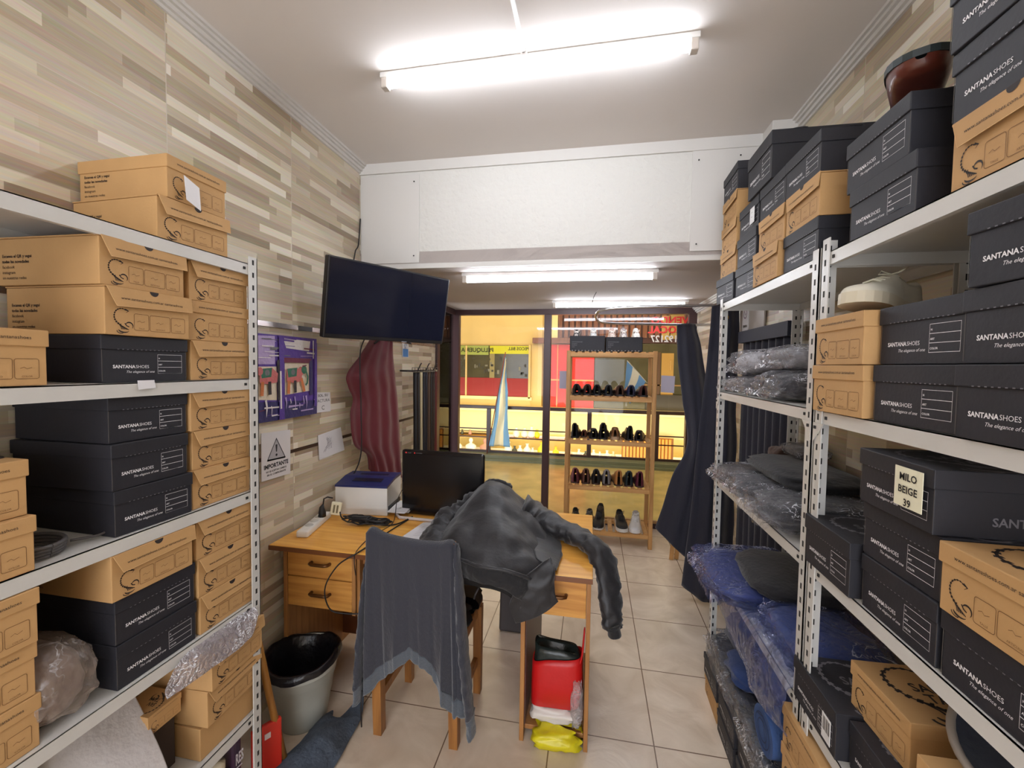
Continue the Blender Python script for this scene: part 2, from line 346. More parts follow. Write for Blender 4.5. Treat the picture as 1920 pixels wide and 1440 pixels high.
# metal strip and dark band on the tiled left wall
b = MB(); b.bx(XL, XL + 0.006, -2.0, 1.83, 1.705, 1.727, 0); b.bx(XL, XL + 0.006, 1.83, 1.935, 1.705, 1.727, 1); b.bx(XL, XL + 0.006, 1.935, 3.7, 1.705, 1.727, 0)
struct(b.build('trim_6', [M('brushed_metal_strip', (200, 190, 190), 0.22, metal=0.9), M('black_strip', (22, 18, 20), 0.3)]))
b = MB(); b.bx(XL, XL + 0.002, -2.0, 3.7, 1.117, 1.134, 0); struct(b.build('trim_7', M('dark_brown_band', (58, 40, 38), 0.3)))
# the shop window: frame posts, head, sill and panes
b = MB()
b.bx(XL, XR, YW - 0.03, YW + 0.03, ZL - 0.055, ZL, 0)
b.bx(-0.475, -0.405, YW - 0.035, YW + 0.035, 0, ZL - 0.05, 0, 0.004)
b.bx(XL - 0.02, XL + 0.045, YW - 0.035, YW + 0.035, 0, ZL - 0.05, 0, 0.004)
b.bx(XL - 0.04, XL + 0.02, 3.67, 3.74, 0, ZL, 0, 0.004)
b.bx(XR - 0.07, XR, YW - 0.035, YW + 0.035, 0, ZL - 0.05, 0)
b.bx(XL, -0.47, YW - 0.03, YW + 0.03, 0, 0.06, 0); b.bx(-0.41, XR - 0.07, YW - 0.03, YW + 0.03, 0, 0.06, 0)
b.bx(XL - 0.03, XL + 0.01, 3.74, YW, 0, 0.06, 0); b.bx(XL - 0.03, XL + 0.01, 3.74, YW, ZL - 0.055, ZL, 0)
w = struct(b.build('window_1', frame_m))
gm = glass_mat('clear_shop_glass')
b = MB(); b.bx(XL + 0.04, -0.475, YW - 0.003, YW + 0.003, 0.06, ZL - 0.055); b.build('pane', gm, w)
b = MB(); b.bx(-0.405, XR - 0.07, YW - 0.003, YW + 0.003, 0.06, ZL - 0.055); b.build('pane', gm, w)
b = MB(); b.bx(XL - 0.012, XL - 0.006, 3.74, YW - 0.03, 0.06, ZL - 0.055); b.build('pane', gm, w)
b = MB(); b.bx(XL + 0.04, XR - 0.07, YW - 0.06, YW - 0.025, 0.06, 0.085, 0, 0.003); b.build('window_sill', M('pale_sill_wood', (170, 130, 80), 0.5), w)

# ---------------------------------------------------------------- fluorescent fittings
tube_m = emit('lit_tube', (240, 245, 255), TUBE_POWER); white_plastic = M('white_plastic', (226, 224, 220), 0.35)
def fixture(x0, x1, y, z, dy=0.0, slope=0.0, label='', r=0.014):
    cx = (x0 + x1) / 2; t = empty('fluorescent_light', (cx, y, z)); t.rotation_euler = (0, 0, slope); L = x1 - x0
    b = MB(); b.bx(-L / 2 - 0.02, L / 2 + 0.02, -0.018, 0.018, -0.022, 0.0, 0, 0.003); b.build('housing', white_plastic, t)
    for s in (-1, 1):
        b = MB(); b.bx(s * (L / 2 - 0.012), s * (L / 2 + 0.016), -0.017, 0.017, -0.062, -0.02, 0, 0.004); b.build('socket', M('socket_plastic', (205, 196, 186), 0.4), t)
    b = MB(); b.tube([(-L / 2 + 0.012, 0, -0.044), (L / 2 - 0.012, 0, -0.044)], r, 14); b.build('glass_tube', tube_m, t)
    tag(t, label, 'light', 'fluorescent tube fittings'); return t
fixture(-0.86, 0.33, 1.665, ZC, slope=-0.012, label='large lit fluorescent tube on the high ceiling above the desk')
fixture(-0.78, 0.34, 2.56, ZL, slope=0.02, label='lit fluorescent tube on the lower ceiling just behind the white beam')
fixture(-0.33, 0.75, 3.72, ZL, slope=0.04, label='lit fluorescent tube against the lower ceiling above the wooden shoe rack')
fixture(-0.75, 0.45, -0.55, ZC, label='lit fluorescent tube on the high ceiling behind the viewer')
b = MB(); b.tube([(-0.28, -0.33, ZC - 0.008), (-0.28, 1.645, ZC - 0.008)], 0.008, 6); b.box((-0.28, 1.64, ZC - 0.012), (0.022, 0.03, 0.022))
tag(b.build('cable_conduit', M('conduit_white', (205, 200, 196), 0.5)), 'thin white cable conduit running along the ceiling to the tube light', 'cable duct')
b = MB(); b.tube([(0.02, 3.3, ZL), (0.0, 3.32, ZL - 0.035), (-0.01, 3.33, ZL - 0.08)], 0.0022, 6)
tag(b.build('ceiling_hook', M('dark_wire', (70, 60, 60), 0.5)), 'small wire hook hanging from the lower ceiling above the curtain rail', 'hook')

# ================================================================ THE GALLERY OUTSIDE
yel = M('yellow_wall_paint', (222, 190, 120), 0.7, var=0.05, vscale=2); yel2 = M('pale_yellow_paint', (236, 214, 150), 0.7)
red_m = M('red_laminate', (212, 42, 20), 0.4, var=0.12, vscale=3); darkred = M('dull_red_panel', (150, 36, 28), 0.5)
brown_w = wood('brown_fascia_wood', (104, 62, 44), (140, 90, 62), 2, 0.5); olive = M('olive_dark_glass', (76, 72, 52), 0.15, var=0.25, vscale=2.5)
b = MB(); b.bx(-6, 3.5, YW + 0.05, 6.72, -0.05, -0.0); struct(b.build('floor', M('gallery_floor_stone', (150, 134, 84), 0.25, var=0.22, vscale=3.5, bump=0.15, bscale=12)))
b = MB(); b.bx(-6, 3.5, 6.72, 7.06, -0.3, 0.085, 0, 0.004); b.bx(-6, 3.5, 6.66, 6.72, -0.04, 0.035); struct(b.build('trim_8', M('olive_kerb', (92, 96, 72), 0.4)))
# railing
r = empty('gallery_railing', (0, 6.95, 0.085)); rm = M('dark_railing_metal', (48, 30, 28), 0.35)
b = MB(); b.bx(-6, 3.5, -0.03, 0.03, 0.735, 0.79, 0, 0.006); b.build('handrail', rm, r)
for z in (0.245, 0.385):
    b = MB(); b.bx(-6, 3.5, -0.008, 0.008, z, z + 0.018); b.build('rail', rm, r)
b = MB(); b.bx(-6, 3.5, -0.02, 0.02, 0.0, 0.035); b.build('bottom_rail', rm, r)
for x in (-5.0, -3.35, -1.69, -0.02, 1.02, 2.6):
    b = MB(); b.bx(x - 0.035, x + 0.035, -0.025, 0.025, 0, 0.735, 0, 0.004); b.build('post', rm, r)
tag(r, 'dark brown metal railing along the gallery edge outside the shop window', 'railing')
# opposite facade (upper)
b = MB(); b.bx(-7, 4.5, YW + 0.05, 12, 4.2, 4.3); struct(b.build('ceiling', M('light_block_ceiling', (200, 190, 160), 0.8)))  # unseen ceiling added to keep world light off the gallery
for xx in (-7.1, 4.5):
    b = MB(); b.bx(xx, xx + 0.1, YW + 0.3, 12, -1.7, 4.2); struct(b.build('light_block_wall', M('light_block_wall_paint', (196, 176, 120), 0.8)))  # unseen end walls added to shut world light out
for xa, xb, za in ((-7, -3.2, 0), (1.12, 4.5, 0), (-3.2, 1.12, 2.25)):
    b = MB(); b.bx(xa, xb, YW + 0.08, YW + 0.16, za, 4.2); struct(b.build('light_block_wall', MATS['light_block_wall_paint']))  # unseen front walls added where world light would still leak in
Y = 10.0
b = MB()
b.bx(-3.3, -1.16, Y, Y + 0.2, 2.03, 3.3, 0); b.bx(-1.42, -1.16, Y - 0.02, Y + 0.2, 0.55, 2.05, 0); b.bx(-3.3, -1.4, Y, Y + 0.2, 0.55, 0.80, 1)
b.bx(-7, 4.5, Y, Y + 0.2, -0.05, 0.5, 1)
b.bx(-7, -3.3, Y, Y + 0.2, 2.6, 3.3, 0); b.bx(-1.2, 4.5, Y + 0.1, Y + 0.25, 2.0, 3.3, 1)
struct(b.build('wall_far', [yel, yel2]))
b = MB(); b.bx(-7, 4.5, Y + 0.26, Y + 0.3, 0.5, 3.4, 0); struct(b.build('wall_far', yel2))
b = MB(); b.bx(-0.98, -0.80, Y - 0.1, Y, 2.2, 3.3, 0); b.bx(-7, 4.5, Y - 0.25, Y, 0.48, 0.60, 0); struct(b.build('trim_10', yel2))
b = MB()
b.bx(-1.38, -0.1, Y - 0.14, Y - 0.0, 2.08, 2.21, 0, 0.01)
for i in range(36):
    x = -0.79 + i * 0.135; b.bx(x, x + 0.09, Y - 0.06, Y, 2.22, 3.0, 0); 
b.bx(-0.8, 4.0, Y - 0.03, Y + 0.02, 2.1, 3.0, 1)
for i in range(5): b.bx(-4.4 + i * 0.22, -4.27 + i * 0.22, Y - 0.06, Y, 2.1, 3.0, 0)
b.bx(-5, -3.32, Y - 0.03, Y + 0.02, 2.02, 3.0, 1)
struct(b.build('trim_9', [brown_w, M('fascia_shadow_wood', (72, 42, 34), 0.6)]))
def facade_panel(name, x0, x1, z0, z1, m, label, cat, d=0.05, parts=()):
    t = empty(name, ((x0 + x1) / 2, Y - 0.001, z0)); b = MB(); b.bx(-(x1 - x0) / 2, (x1 - x0) / 2, -d, 0.0, 0, z1 - z0, 0, 0.006); b.build('panel', m, t)
    for n, a, c, e, f, dd, mm in parts:
        q = MB(); q.bx(a - (x0 + x1) / 2, c - (x0 + x1) / 2, -d - dd, -d + 0.001, e - z0, f - z0); q.build(n, mm, t)
    return tag(t, label, cat)
gold = M('gold_trim', (214, 170, 92), 0.3, metal=0.3)
facade_panel('red_shopfront_panel', -4.6, -3.36, 0.60, 2.0, red_m, 'tall red laminate panel at the far left of the shops opposite', 'panel', parts=[('metal_band', -4.6, -3.36, 1.22, 1.25, 0.01, gold)])
facade_panel('red_shopfront_panel', -0.97, 0.05, 0.60, 2.06, red_m, 'wide orange red laminate panel opposite, seen behind the shoe rack', 'panel', parts=[('metal_band', -0.97, 0.05, 1.22, 1.25, 0.01, gold), ('joint_strip', -0.80, -0.785, 0.6, 2.06, 0.01, gold)])
t = facade_panel('display_window', -3.26, -1.43, 0.80, 2.03, olive, 'yellow framed display window opposite with red lower half and painted reflection of green sign', 'window', d=0.04,
    parts=[('red_panel', -3.22, -1.47, 0.81, 1.25, 0.012, darkred), ('reflected_sign_band', -2.42, -1.47, 1.83, 2.02, 0.012, M('reflected_lime_sign', (206, 200, 30), 0.4)), ('reflected_sign_band', -3.22, -2.45, 1.80, 2.02, 0.010, M('reflected_green_sign', (160, 170, 80), 0.4)),  # sign bands give a reflection of other shops as coloured panels
           ('mullion', -3.02, -2.98, 0.80, 2.02, 0.03, yel), ('column', -2.42, -2.30, 1.25, 1.85, 0.008, M('pillar_beige', (150, 136, 84), 0.6)), ('frame_rail', -3.26, -1.38, 0.74, 0.81, 0.05, yel2), ('frame_stile', -1.47, -1.42, 0.78, 2.05, 0.05, yel)])
blk = M('reflected_lettering', (40, 38, 20), 0.6)
b = MB()   # mirrored lettering laid on as a painted reflection of shop signs
b.text('PECOS BILL', 0.10, lambda u, v: (-0.98 + 0 - u + 1.86, -0.056, 1.12 + v), 0, 0.02); b.text('PELUQUERIA', 0.14, lambda u, v: (0.02 - u, -0.056, 1.07 + v), 0, 0.02)
b.build('lettering', blk, t, fix=False)
q = MB()
for i in range(26):
    rr = random.Random(i + 40); x = rr.uniform(-0.85, 0.85); z = rr.uniform(0.5, 0.95); q.box((x, -0.045, z), (rr.uniform(0.02, 0.07), 0.01, rr.uniform(0.03, 0.10)), rr.choice((0, 1, 1)))
q.build('goods_on_display', [M('dim_goods_grey', (128, 124, 104), 0.5), M('dim_goods_dark', (58, 56, 44), 0.5)], t)
t = facade_panel('dark_shop_window', 0.06, 2.6, 0.60, 2.08, olive, 'dim olive glass shopfront opposite, behind the right side of the shoe rack', 'window', parts=[
    ('mullion', 1.44, 1.50, 0.6, 1.9, 0.02, M('post_brown', (92, 64, 40), 0.5)), ('door', 1.52, 1.78, 0.6, 1.88, 0.01, M('ochre_door', (182, 140, 66), 0.5)), ('counter', 1.2, 2.3, 0.6, 0.95, 0.05, M('dark_counter', (58, 50, 36), 0.5)),
    ('sill_bar', 1.16, 2.4, 1.15, 1.18, 0.02, M('bar_ochre', (150, 112, 60), 0.5)), ('door_handle', 1.70, 1.72, 1.5, 1.72, 0.03, gold)])
# lower shop with lit shelves
b = MB(); b.bx(-7, 4.5, Y + 0.9, Y + 1.0, -1.6, -0.05); struct(b.build('wall_far', M('lower_shop_back', (226, 204, 140), 0.8)))
b = MB(); b.bx(-7, 4.5, Y - 0.3, Y + 0.9, -0.78, -0.72); b.bx(-7, 4.5, 6.9, 12, -1.75, -1.7); struct(b.build('floor', M('lower_shop_floor', (214, 196, 140), 0.6)))
sh = empty('display_counter', (-0.6, Y, -0.72))
b = MB(); b.bx(-3.0, 3.0, -0.25, 0.35, 0.0, 0.20, 0, 0.01); b.build('body', M('counter_cream', (240, 226, 170), 0.5), sh)
for x0, x1 in ((-3.0, -1.15), (-1.0, 0.0)):
    b = MB(); b.bx(x0, x1, -0.1, 0.35, 0.52, 0.56); b.build('shelf', M('shelf_ochre', (190, 140, 66), 0.5), sh)
b = MB(); b.bx(-3.0, -1.7, 0.2, 0.6, 0.62, 0.82); b.build('cupboard', M('cupboard_grey', (140, 130, 90), 0.6), sh)
tag(sh, 'cream display counter with ochre shelves in the lit lower shop', 'counter')
b = MB()
for i in range(14): b.bx(0.72 + i * 0.075, 0.775 + i * 0.075, Y - 0.26, Y - 0.22, -0.50, -0.02, 0, 0.006)
b.bx(0.70, 1.80, Y - 0.22, Y - 0.2, -0.52, 0.0, 1)
tag(b.build('slatted_screen', [M('orange_slat', (236, 150, 20), 0.4), M('orange_back', (150, 90, 20), 0.6)]), 'bright orange slatted screen in the lower shop', 'screen')
cer = [M('ceramic_white', (236, 232, 206), 0.3), M('ceramic_cream', (226, 196, 150), 0.35), M('ceramic_pink', (196, 140, 110), 0.35), M('ceramic_yellow', (238, 206, 30), 0.35), M('ceramic_dark', (70, 70, 50), 0.4)]
def bust(x, z, s, m, lab):
    b = MB(); b.lathe([(0.0, 0), (0.085, 0.0), (0.09, 0.03), (0.105, 0.10), (0.07, 0.135), (0.026, 0.15), (0.024, 0.17), (0.038, 0.19), (0.040, 0.22), (0.02, 0.245), (0, 0.25)], (0, 0, 0), 16, sy=0.6)
    o = b.build('bust_figurine', m, None, (x, Y - 0.2, z)); o.scale = (s, s, s); tag(o, lab, 'figurine', 'figurines in the lower shop')
def vase(x, z, s, m, lab, y=Y - 0.1):
    b = MB(); b.lathe([(0.0, 0), (0.04, 0), (0.065, 0.04), (0.06, 0.09), (0.025, 0.13), (0.022, 0.16), (0.035, 0.18), (0.0, 0.178)], (0, 0, 0), 14)
    o = b.build('vase', m, None, (x, y, z)); o.scale = (s, s, s); tag(o, lab, 'vase', 'vases in the lower shop')
bust(-3.17, -0.52, 1.25, cer[0], 'white bust figurine, leftmost of three beyond the railing'); bust(-2.82, -0.52, 1.3, cer[0], 'cream white bust figurine between two others beyond the railing'); bust(-2.47, -0.52, 1.3, cer[2], 'pinkish bust figurine nearest the railing post')
VX = [-2.9, -3.1, -1.9, -1.75, -1.62, -1.45, -1.32, -1.25, -1.751, -1.55, -1.38, -1.1, -0.78, -0.45, -0.25, -0.1, 0.08, 0.22, 0.38, 0.52]
for i, (x, z, s, m, y) in enumerate([(-2.9, -0.16, 0.7, 2, Y), (-3.1, -0.16, 0.7, 4, Y), (-1.9, -0.52, 1.5, 0, Y - .2), (-1.75, -0.52, 1.0, 4, Y - .2), (-1.62, -0.52, 1.1, 0, Y - .2), (-1.45, -0.52, 1.4, 0, Y - .2), (-1.32, -0.52, 0.9, 0, Y - .2), (-1.25, -0.16, 1.1, 3, Y), (-1.75, -0.16, 1.3, 0, Y), (-1.55, -0.16, 1.3, 0, Y), (-1.38, -0.16, 1.5, 0, Y), (-1.1, -0.52, 1.7, 3, Y - .2),
        (-0.78, -0.52, 1.2, 3, Y - .22), (-0.45, -0.52, 0.9, 1, Y - .2), (-0.25, -0.52, 1.0, 0, Y - .2), (-0.1, -0.52, 0.8, 4, Y - .2), (0.08, -0.52, 1.0, 0, Y - .2), (0.22, -0.52, 0.8, 0, Y - .2), (0.38, -0.52, 1.0, 0, Y - .2), (0.52, -0.52, 0.9, 1, Y - .2)]):
    nm = ['white', 'cream', 'pinkish', 'yellow', 'dark']; 
    vase(x, z, s, cer[m], 'small %s vase, number %s from the left among the lower shop ceramics' % (nm[m], 'one two three four five six seven eight nine ten eleven twelve thirteen fourteen fifteen sixteen seventeen eighteen nineteen twenty'.split()[sorted(range(20), key=lambda q: VX[q]).index(i)]), y)
# flags
def flag(x, y, z0, z1, lean, label):
    t = empty('flag', (x, y, z0)); h = z1 - z0
    b = MB(); b.tube([(0, 0, 0), (lean, 0, h)], 0.008, 6); b.build('flagpole', M('flagpole_wood', (120, 50, 40), 0.5), t)
    C = []
    for i in range(7):
        f = i / 6; zz = h * (0.96 - 0.88 * f); x0 = lean * (zz / h)
        C.append([(x0 + (0.006 + 0.085 * f) * k + 0.01 * math.sin(i * 1.7 + k), 0.05 * math.sin(k * 2.2 + i * 0.5), zz - 0.03 * k * (1 - f)) for k in range(5)])
    P = patch(C, 30, 24, 0.006, 12); b = MB(); b.grid(P)
    for q in range(len(b.m)):
        k = (q % 23) / 23.0; b.m[q] = 0 if (k < 0.28 or k > 0.66) else 1
    b.build('cloth', [M('flag_sky_blue', (120, 168, 206), 0.7), M('flag_white', (236, 226, 190), 0.7)], t, solid=0.002)
    return tag(t, label, 'flag')
flag(-1.68, 6.80, 0.085, 1.77, 0.29, 'light blue and white flag drooping from a leaning pole at the railing')
t = empty('flag', (0.388, 4.215, 1.40)); t.scale = (0.66, 0.3, 0.66); b = MB(); b.tube([(-0.09, 0, 0.33), (0.20, 0, 0.01)], 0.006, 6); b.build('flagpole', M('flagpole_white', (220, 210, 180), 0.5), t)
C = [[(-0.09, 0, 0.32), (-0.01, 0.01, 0.24), (0.08, 0, 0.14), (0.18, 0, 0.03)], [(-0.10, 0.01, 0.18), (-0.03, 0.02, 0.10), (0.05, 0, 0.02), (0.13, 0, -0.06)], [(-0.105, 0, 0.04), (-0.07, 0.01, -0.03), (-0.01, 0, -0.10), (0.06, 0, -0.16)], [(-0.115, 0, -0.06), (-0.11, 0, -0.16), (-0.07, 0, -0.24), (-0.03, 0, -0.30)]]
P = patch(C, 16, 24); b = MB(); b.grid(P)
for q in range(len(b.m)):
    k = (q % 23) / 23.0; b.m[q] = 1 if 0.33 < k < 0.66 else 0
b.build('cloth', [MATS['flag_sky_blue'], MATS['flag_white']], t, solid=0.002); tag(t, 'blue and cream flag on a slanted stick seen through the top of the shoe rack', 'flag')
# FOR-SALE notice fixed to the outside of the glass, seen from behind (so it reads backwards)
t = empty('window_notice', (0.70, YW + 0.03, 1.80)); redl = M('red_lettering', (226, 30, 22), 0.4, emis=(226, 30, 22), es=0.0); whl = M('white_lettering', (226, 222, 214), 0.5)
b = MB()
b.text('VENDO', 0.092, lambda u, v: (0.19 - u, 0, 0.175 + v), 0, 0.03, sx=1.08); b.text('LOCAL', 0.092, lambda u, v: (0.13 - u, 0, 0.085 + v), 0, 0.03, sx=1.05); b.text('1192127', 0.088, lambda u, v: (0.14 - u, 0, 0.0 + v), 1, 0.02, sx=0.95)
b.build('lettering', [redl, whl], t, fix=False)
b = MB(); b.bx(0.02, 0.15, 0.01, 0.014, 0.03, 0.30); b.bx(-0.05, 0.03, 0.01, 0.014, 0.02, 0.25); b.build('yellow_paper', M('yellow_paper', (214, 170, 80), 0.7), t)
tag(t, 'red and white notice lettering seen backwards on the window glass', 'sign')
def sheet(name, verts, m, label, cat='paper', th=0.0015):
    b = MB(); b.grid(verts, smooth=False); o = b.build(name, m, solid=th); return tag(o, label, cat)
paper_m = M('paper_white', (222, 220, 222), 0.7, bump=0.1, bscale=20); lav = M('lavender_paper', (176, 172, 190), 0.7)
sheet('paper_sheet', [[(0.65, 4.24, 1.48), (0.775, 4.24, 1.475)], [(0.65, 4.24, 1.32), (0.77, 4.24, 1.315)]], lav, 'pale grey paper sheet taped to the glass between rack and curtain')
sheet('paper_sheet', [[(-0.315, 4.24, 1.505), (-0.225, 4.24, 1.505)], [(-0.315, 4.24, 1.33), (-0.225, 4.24, 1.33)]], lav, 'pale grey paper sheet on the glass just left of the shoe rack')
# ================================================================ SHELVING
metal_w = M('white_enamel_metal', (205, 203, 198), 0.38, var=0.04, vscale=6); hole_m = M('slot_dark', (34, 32, 32), 0.8)
def post_mesh(h, sx, sy):
    """L-section slotted upright, corner at origin, flanges towards +sx and +sy"""
    b = MB(); w = 0.034; t = 0.003
    b.bx(0, sx * w, 0, sy * t, 0, h); b.bx(0, sx * t, 0, sy * w, 0, h)
    n = int(h / 0.04)
    for i in range(n):
        z = 0.02 + i * 0.04
        b.bx(sx * 0.014, sx * 0.021, -sy * 0.0006, sy * (t + 0.0006), z, z + 0.016, 1)
        b.bx(-sx * 0.0006, sx * (t + 0.0006), sy * 0.014, sy * 0.021, z, z + 0.016, 1)
    return b
def shelving(x0, x1, y0, y1, zs, top, label, gus=()):
    t = empty('shelving_unit', ((x0 + x1) / 2, (y0 + y1) / 2, 0)); cx, cy = (x0 + x1) / 2, (y0 + y1) / 2
    for sx in (1, -1):
        for sy in (1, -1):
            post_mesh(top, sx, sy).build('post', [metal_w, hole_m], t, ((x0 if sx > 0 else x1) - cx, (y0 if sy > 0 else y1) - cy, 0))
    for z in zs:
        b = MB(); X0, X1, Y0, Y1 = x0 + 0.004 - cx, x1 - 0.004 - cx, y0 + 0.004 - cy, y1 - 0.004 - cy
        b.bx(X0, X1, Y0, Y1, z - 0.0025, z)
        for xa in (X0, X1 - 0.002): b.bx(xa, xa + 0.002, Y0, Y1, z - 0.032, z)
        for ya in (Y0, Y1 - 0.002): b.bx(X0, X1, ya, ya + 0.002, z - 0.032, z)
        for xa in (X0, X1 - 0.012): b.bx(xa, xa + 0.012, Y0, Y1, z - 0.034, z - 0.032)
        for ya in (Y0 + 0.045, Y1 - 0.045):
            for xs in (X0 - 0.0005, X1 + 0.0005): b.box((xs, ya, z - 0.017), (0.004, 0.008, 0.008), 1)
        b.build('shelf_board', [metal_w, hole_m], t)
    for (xx, yy, sy, z) in gus:   # bolted triangular gusset plates
        b = MB(); b.prism([(0, 0), (0.05 * sy, 0), (0, -0.05)], lambda u, v, d: (xx - cx + d, yy - cy + u, z + v), 0, 0.002, 0)
        b.box((xx - cx, yy - cy + sy * 0.012, z - 0.012), (0.006, 0.008, 0.008), 1); b.build('gusset_plate', [metal_w, hole_m], t)
    return tag(t, label, 'shelf', 'white slotted steel shelving units')
LX, RX = -1.080, 0.588
ZLs = (0.375, 0.757, 1.128, 1.495, 1.862); ZRs = (0.215, 0.625, 1.035, 1.445, 1.855)
shelving(-1.395, LX, 0.30, 1.222, ZLs, 1.885, 'white slotted metal shelving unit along the left wall, full of shoe boxes')
shelving(RX, 0.93, 1.276, 2.165, ZRs, 1.875, 'farther white metal shelving unit on the right, holding bagged clothes under shoe boxes', [(RX - 0.003, 2.165, -1, 1.412), (RX - 0.003, 1.276, 1, 1.412)])
shelving(RX, 0.93, 0.38, 1.262, ZRs, 1.89, 'nearer white metal shelving unit on the right, packed with black shoe boxes', [(RX - 0.003, 1.262, -1, 1.412)])

# ---------------------------------------------------------------- shoe boxes
kraft = M('kraft_cardboard', (190, 149, 98), 0.75, var=0.05, vscale=9, bump=0.05, bscale=120)
kraft_in = M('kraft_edge', (224, 184, 130), 0.8); ink = M('dark_ink', (44, 34, 30), 0.7); ink2 = M('brown_ink_line', (120, 84, 48), 0.7)
blackc = M('black_cardboard', (33, 33, 40), 0.62, var=0.10, vscale=12, bump=0.05, bscale=120); edge_b = M('worn_black_edge', (82, 78, 76), 0.8)
silver = M('silver_print', (232, 230, 232), 0.5); silver2 = M('dim_silver_print', (112, 110, 116), 0.55)
BW, BH, BL = 0.203, 0.1105, 0.292
def arc(cx, cy, r, a0, a1, n=10, ry=None):
    ry = r if ry is None else ry
    return [(cx + r * math.cos(math.radians(a0 + (a1 - a0) * i / n)), cy + ry * math.sin(math.radians(a0 + (a1 - a0) * i / n))) for i in range(n + 1)]
def rrect(x0, x1, y0, y1, r):
    return arc(x1 - r, y1 - r, r, 0, 90, 4) + arc(x0 + r, y1 - r, r, 90, 180, 4) + arc(x0 + r, y0 + r, r, 180, 270, 4) + arc(x1 - r, y0 + r, r, 270, 360, 4)
def scorpion(b, fn, s, ox, oy, mi):
    f = lambda u, v: fn(ox + u * s, oy + v * s)
    tail = [(0.30, 0.28), (0.16, 0.36), (0.07, 0.50), (0.05, 0.66), (0.10, 0.82), (0.22, 0.93), (0.38, 0.96), (0.50, 0.90)]
    tp = [(p.x, p.y) for p in spline([(a, c, 0) for a, c in tail], 25)]
    for i in range(0, 24, 2): b.ribbon(tp[i:i + 2], [0.085 - i * 0.0018, 0.07 - i * 0.0018], f, mi)
    b.ribbon(tp, 0.022, f, mi)
    b.ribbon([(0.47, 0.94), (0.60, 0.88), (0.50, 0.80)], [0.07, 0.05, 0.008], f, mi)
    for i in range(6): b.ribbon([(0.20 + i * 0.055, 0.34 - 0.035 * i), (0.30 + 0.058 * i, 0.20 - 0.02 * i), (0.33 + i * 0.055, 0.10)], 0.028, f, mi)
    for sgn, ox2 in ((1, 0), (-1, 0)):
        pass
    b.ribbon(arc(0.62, 0.26, 0.15, 150, -40, 10), [0.02, .035, .05, .055, .055, .05, .045, .04, .03, .02, .01], f, mi)
    b.ribbon(arc(0.42, 0.10, 0.22, 190, 330, 10, 0.12), [0.02, .035, .05, .055, .055, .05, .045, .04, .03, .02, .01], f, mi)
    b.ribbon(arc(0.30, 0.03, 0.16, 175, 300, 8, 0.10), 0.03, f, mi)
    b.ribbon([(0.45, 0.36), (0.52, 0.26), (0.62, 0.22)], 0.04, f, mi)
def box_art(kind, hb):
    """art on the front of the body; fn maps (u across from viewer's left, v up) to local coordinates"""
    b = MB(); b.art = True; e = 0.0007
    f = lambda u, v: (e, -BW / 2 + u, v)
    if kind == 'B':
        for i in range(1): pass
        q = 0.082 / (text_w('SANTANA', 0.03) + 0.06 + text_w('SHOES'))
        b.text('SANTANA', q, lambda u, v: f(0.022 + u, 0.034 + v), 0, 0.03); b.text('SHOES', q, lambda u, v: f(0.022 + (text_w('SANTANA', 0.03) + 0.06) * q + u, 0.034 + v), 0, 0.0)
        b.text('The elegance of one', 0.0082, lambda u, v: f(0.050 + u, 0.0225 + v), 0, 0.0, shear=0.35)
        x0, x1, y0, y1 = 0.126, 0.190, 0.020, 0.068
        b.ribbon([(x0, y0), (x1, y0), (x1, y1), (x0, y1)], 0.0009, f, 0, closed=True)
        for k in (1, 2): b.ribbon([(x0, y0 + (y1 - y0) * k / 3), (x1, y0 + (y1 - y0) * k / 3)], 0.0009, f, 0)
        for k, w in enumerate(('COLOR', 'ART', 'N')): b.text(w, 0.005, lambda u, v: f(x0 + 0.002 + u, y0 + 0.005 + k * 0.016 + v), 0, 0.02)
        g = lambda s: (lambda u, v: (-0.17 + s * u, -s * (BW / 2 + e), v))
        b.text('SANTANASHOES', 0.020, lambda u, v: (-0.085 - u, BW / 2 + e, 0.022 + v), 1, 0.02)
    else:
        scorpion(b, f, 0.056, 0.016, 0.008, 0)
        for x0, x1 in ((0.062, 0.096), (0.099, 0.150), (0.153, 0.190)):
            b.ribbon(rrect(x0, x1, 0.014, 0.053, 0.004), 0.0009, f, 1, closed=True)
            b.text({0.062: 'TALLE', 0.099: 'ARTICULO', 0.153: 'COLOR'}[x0], 0.0048, lambda u, v: f((x0 + x1) / 2 + u, 0.017 + v), 1, 0.0, 'CENTER')
            b.ribbon([((x0 + x1) / 2 - 0.010, 0.034), ((x0 + x1) / 2 - 0.004, 0.037), ((x0 + x1) / 2, 0.033), ((x0 + x1) / 2 + 0.008, 0.036)], 0.0008, f, 1)
        for s in (1, -1):
            g = lambda u, v: (-0.275 + u if s > 0 else -0.14 - u, -s * (BW / 2 + e), v)
            for k, w in enumerate(('en nuestras redes', 'instagram', 'facebook', 'todas las novedades', 'Escanea el QR y segui')):
                b.text(w, 0.0098, lambda u, v: g(u, 0.014 + k * 0.0125 + v), 0, 0.02 if k > 2 else 0.0)
    return b
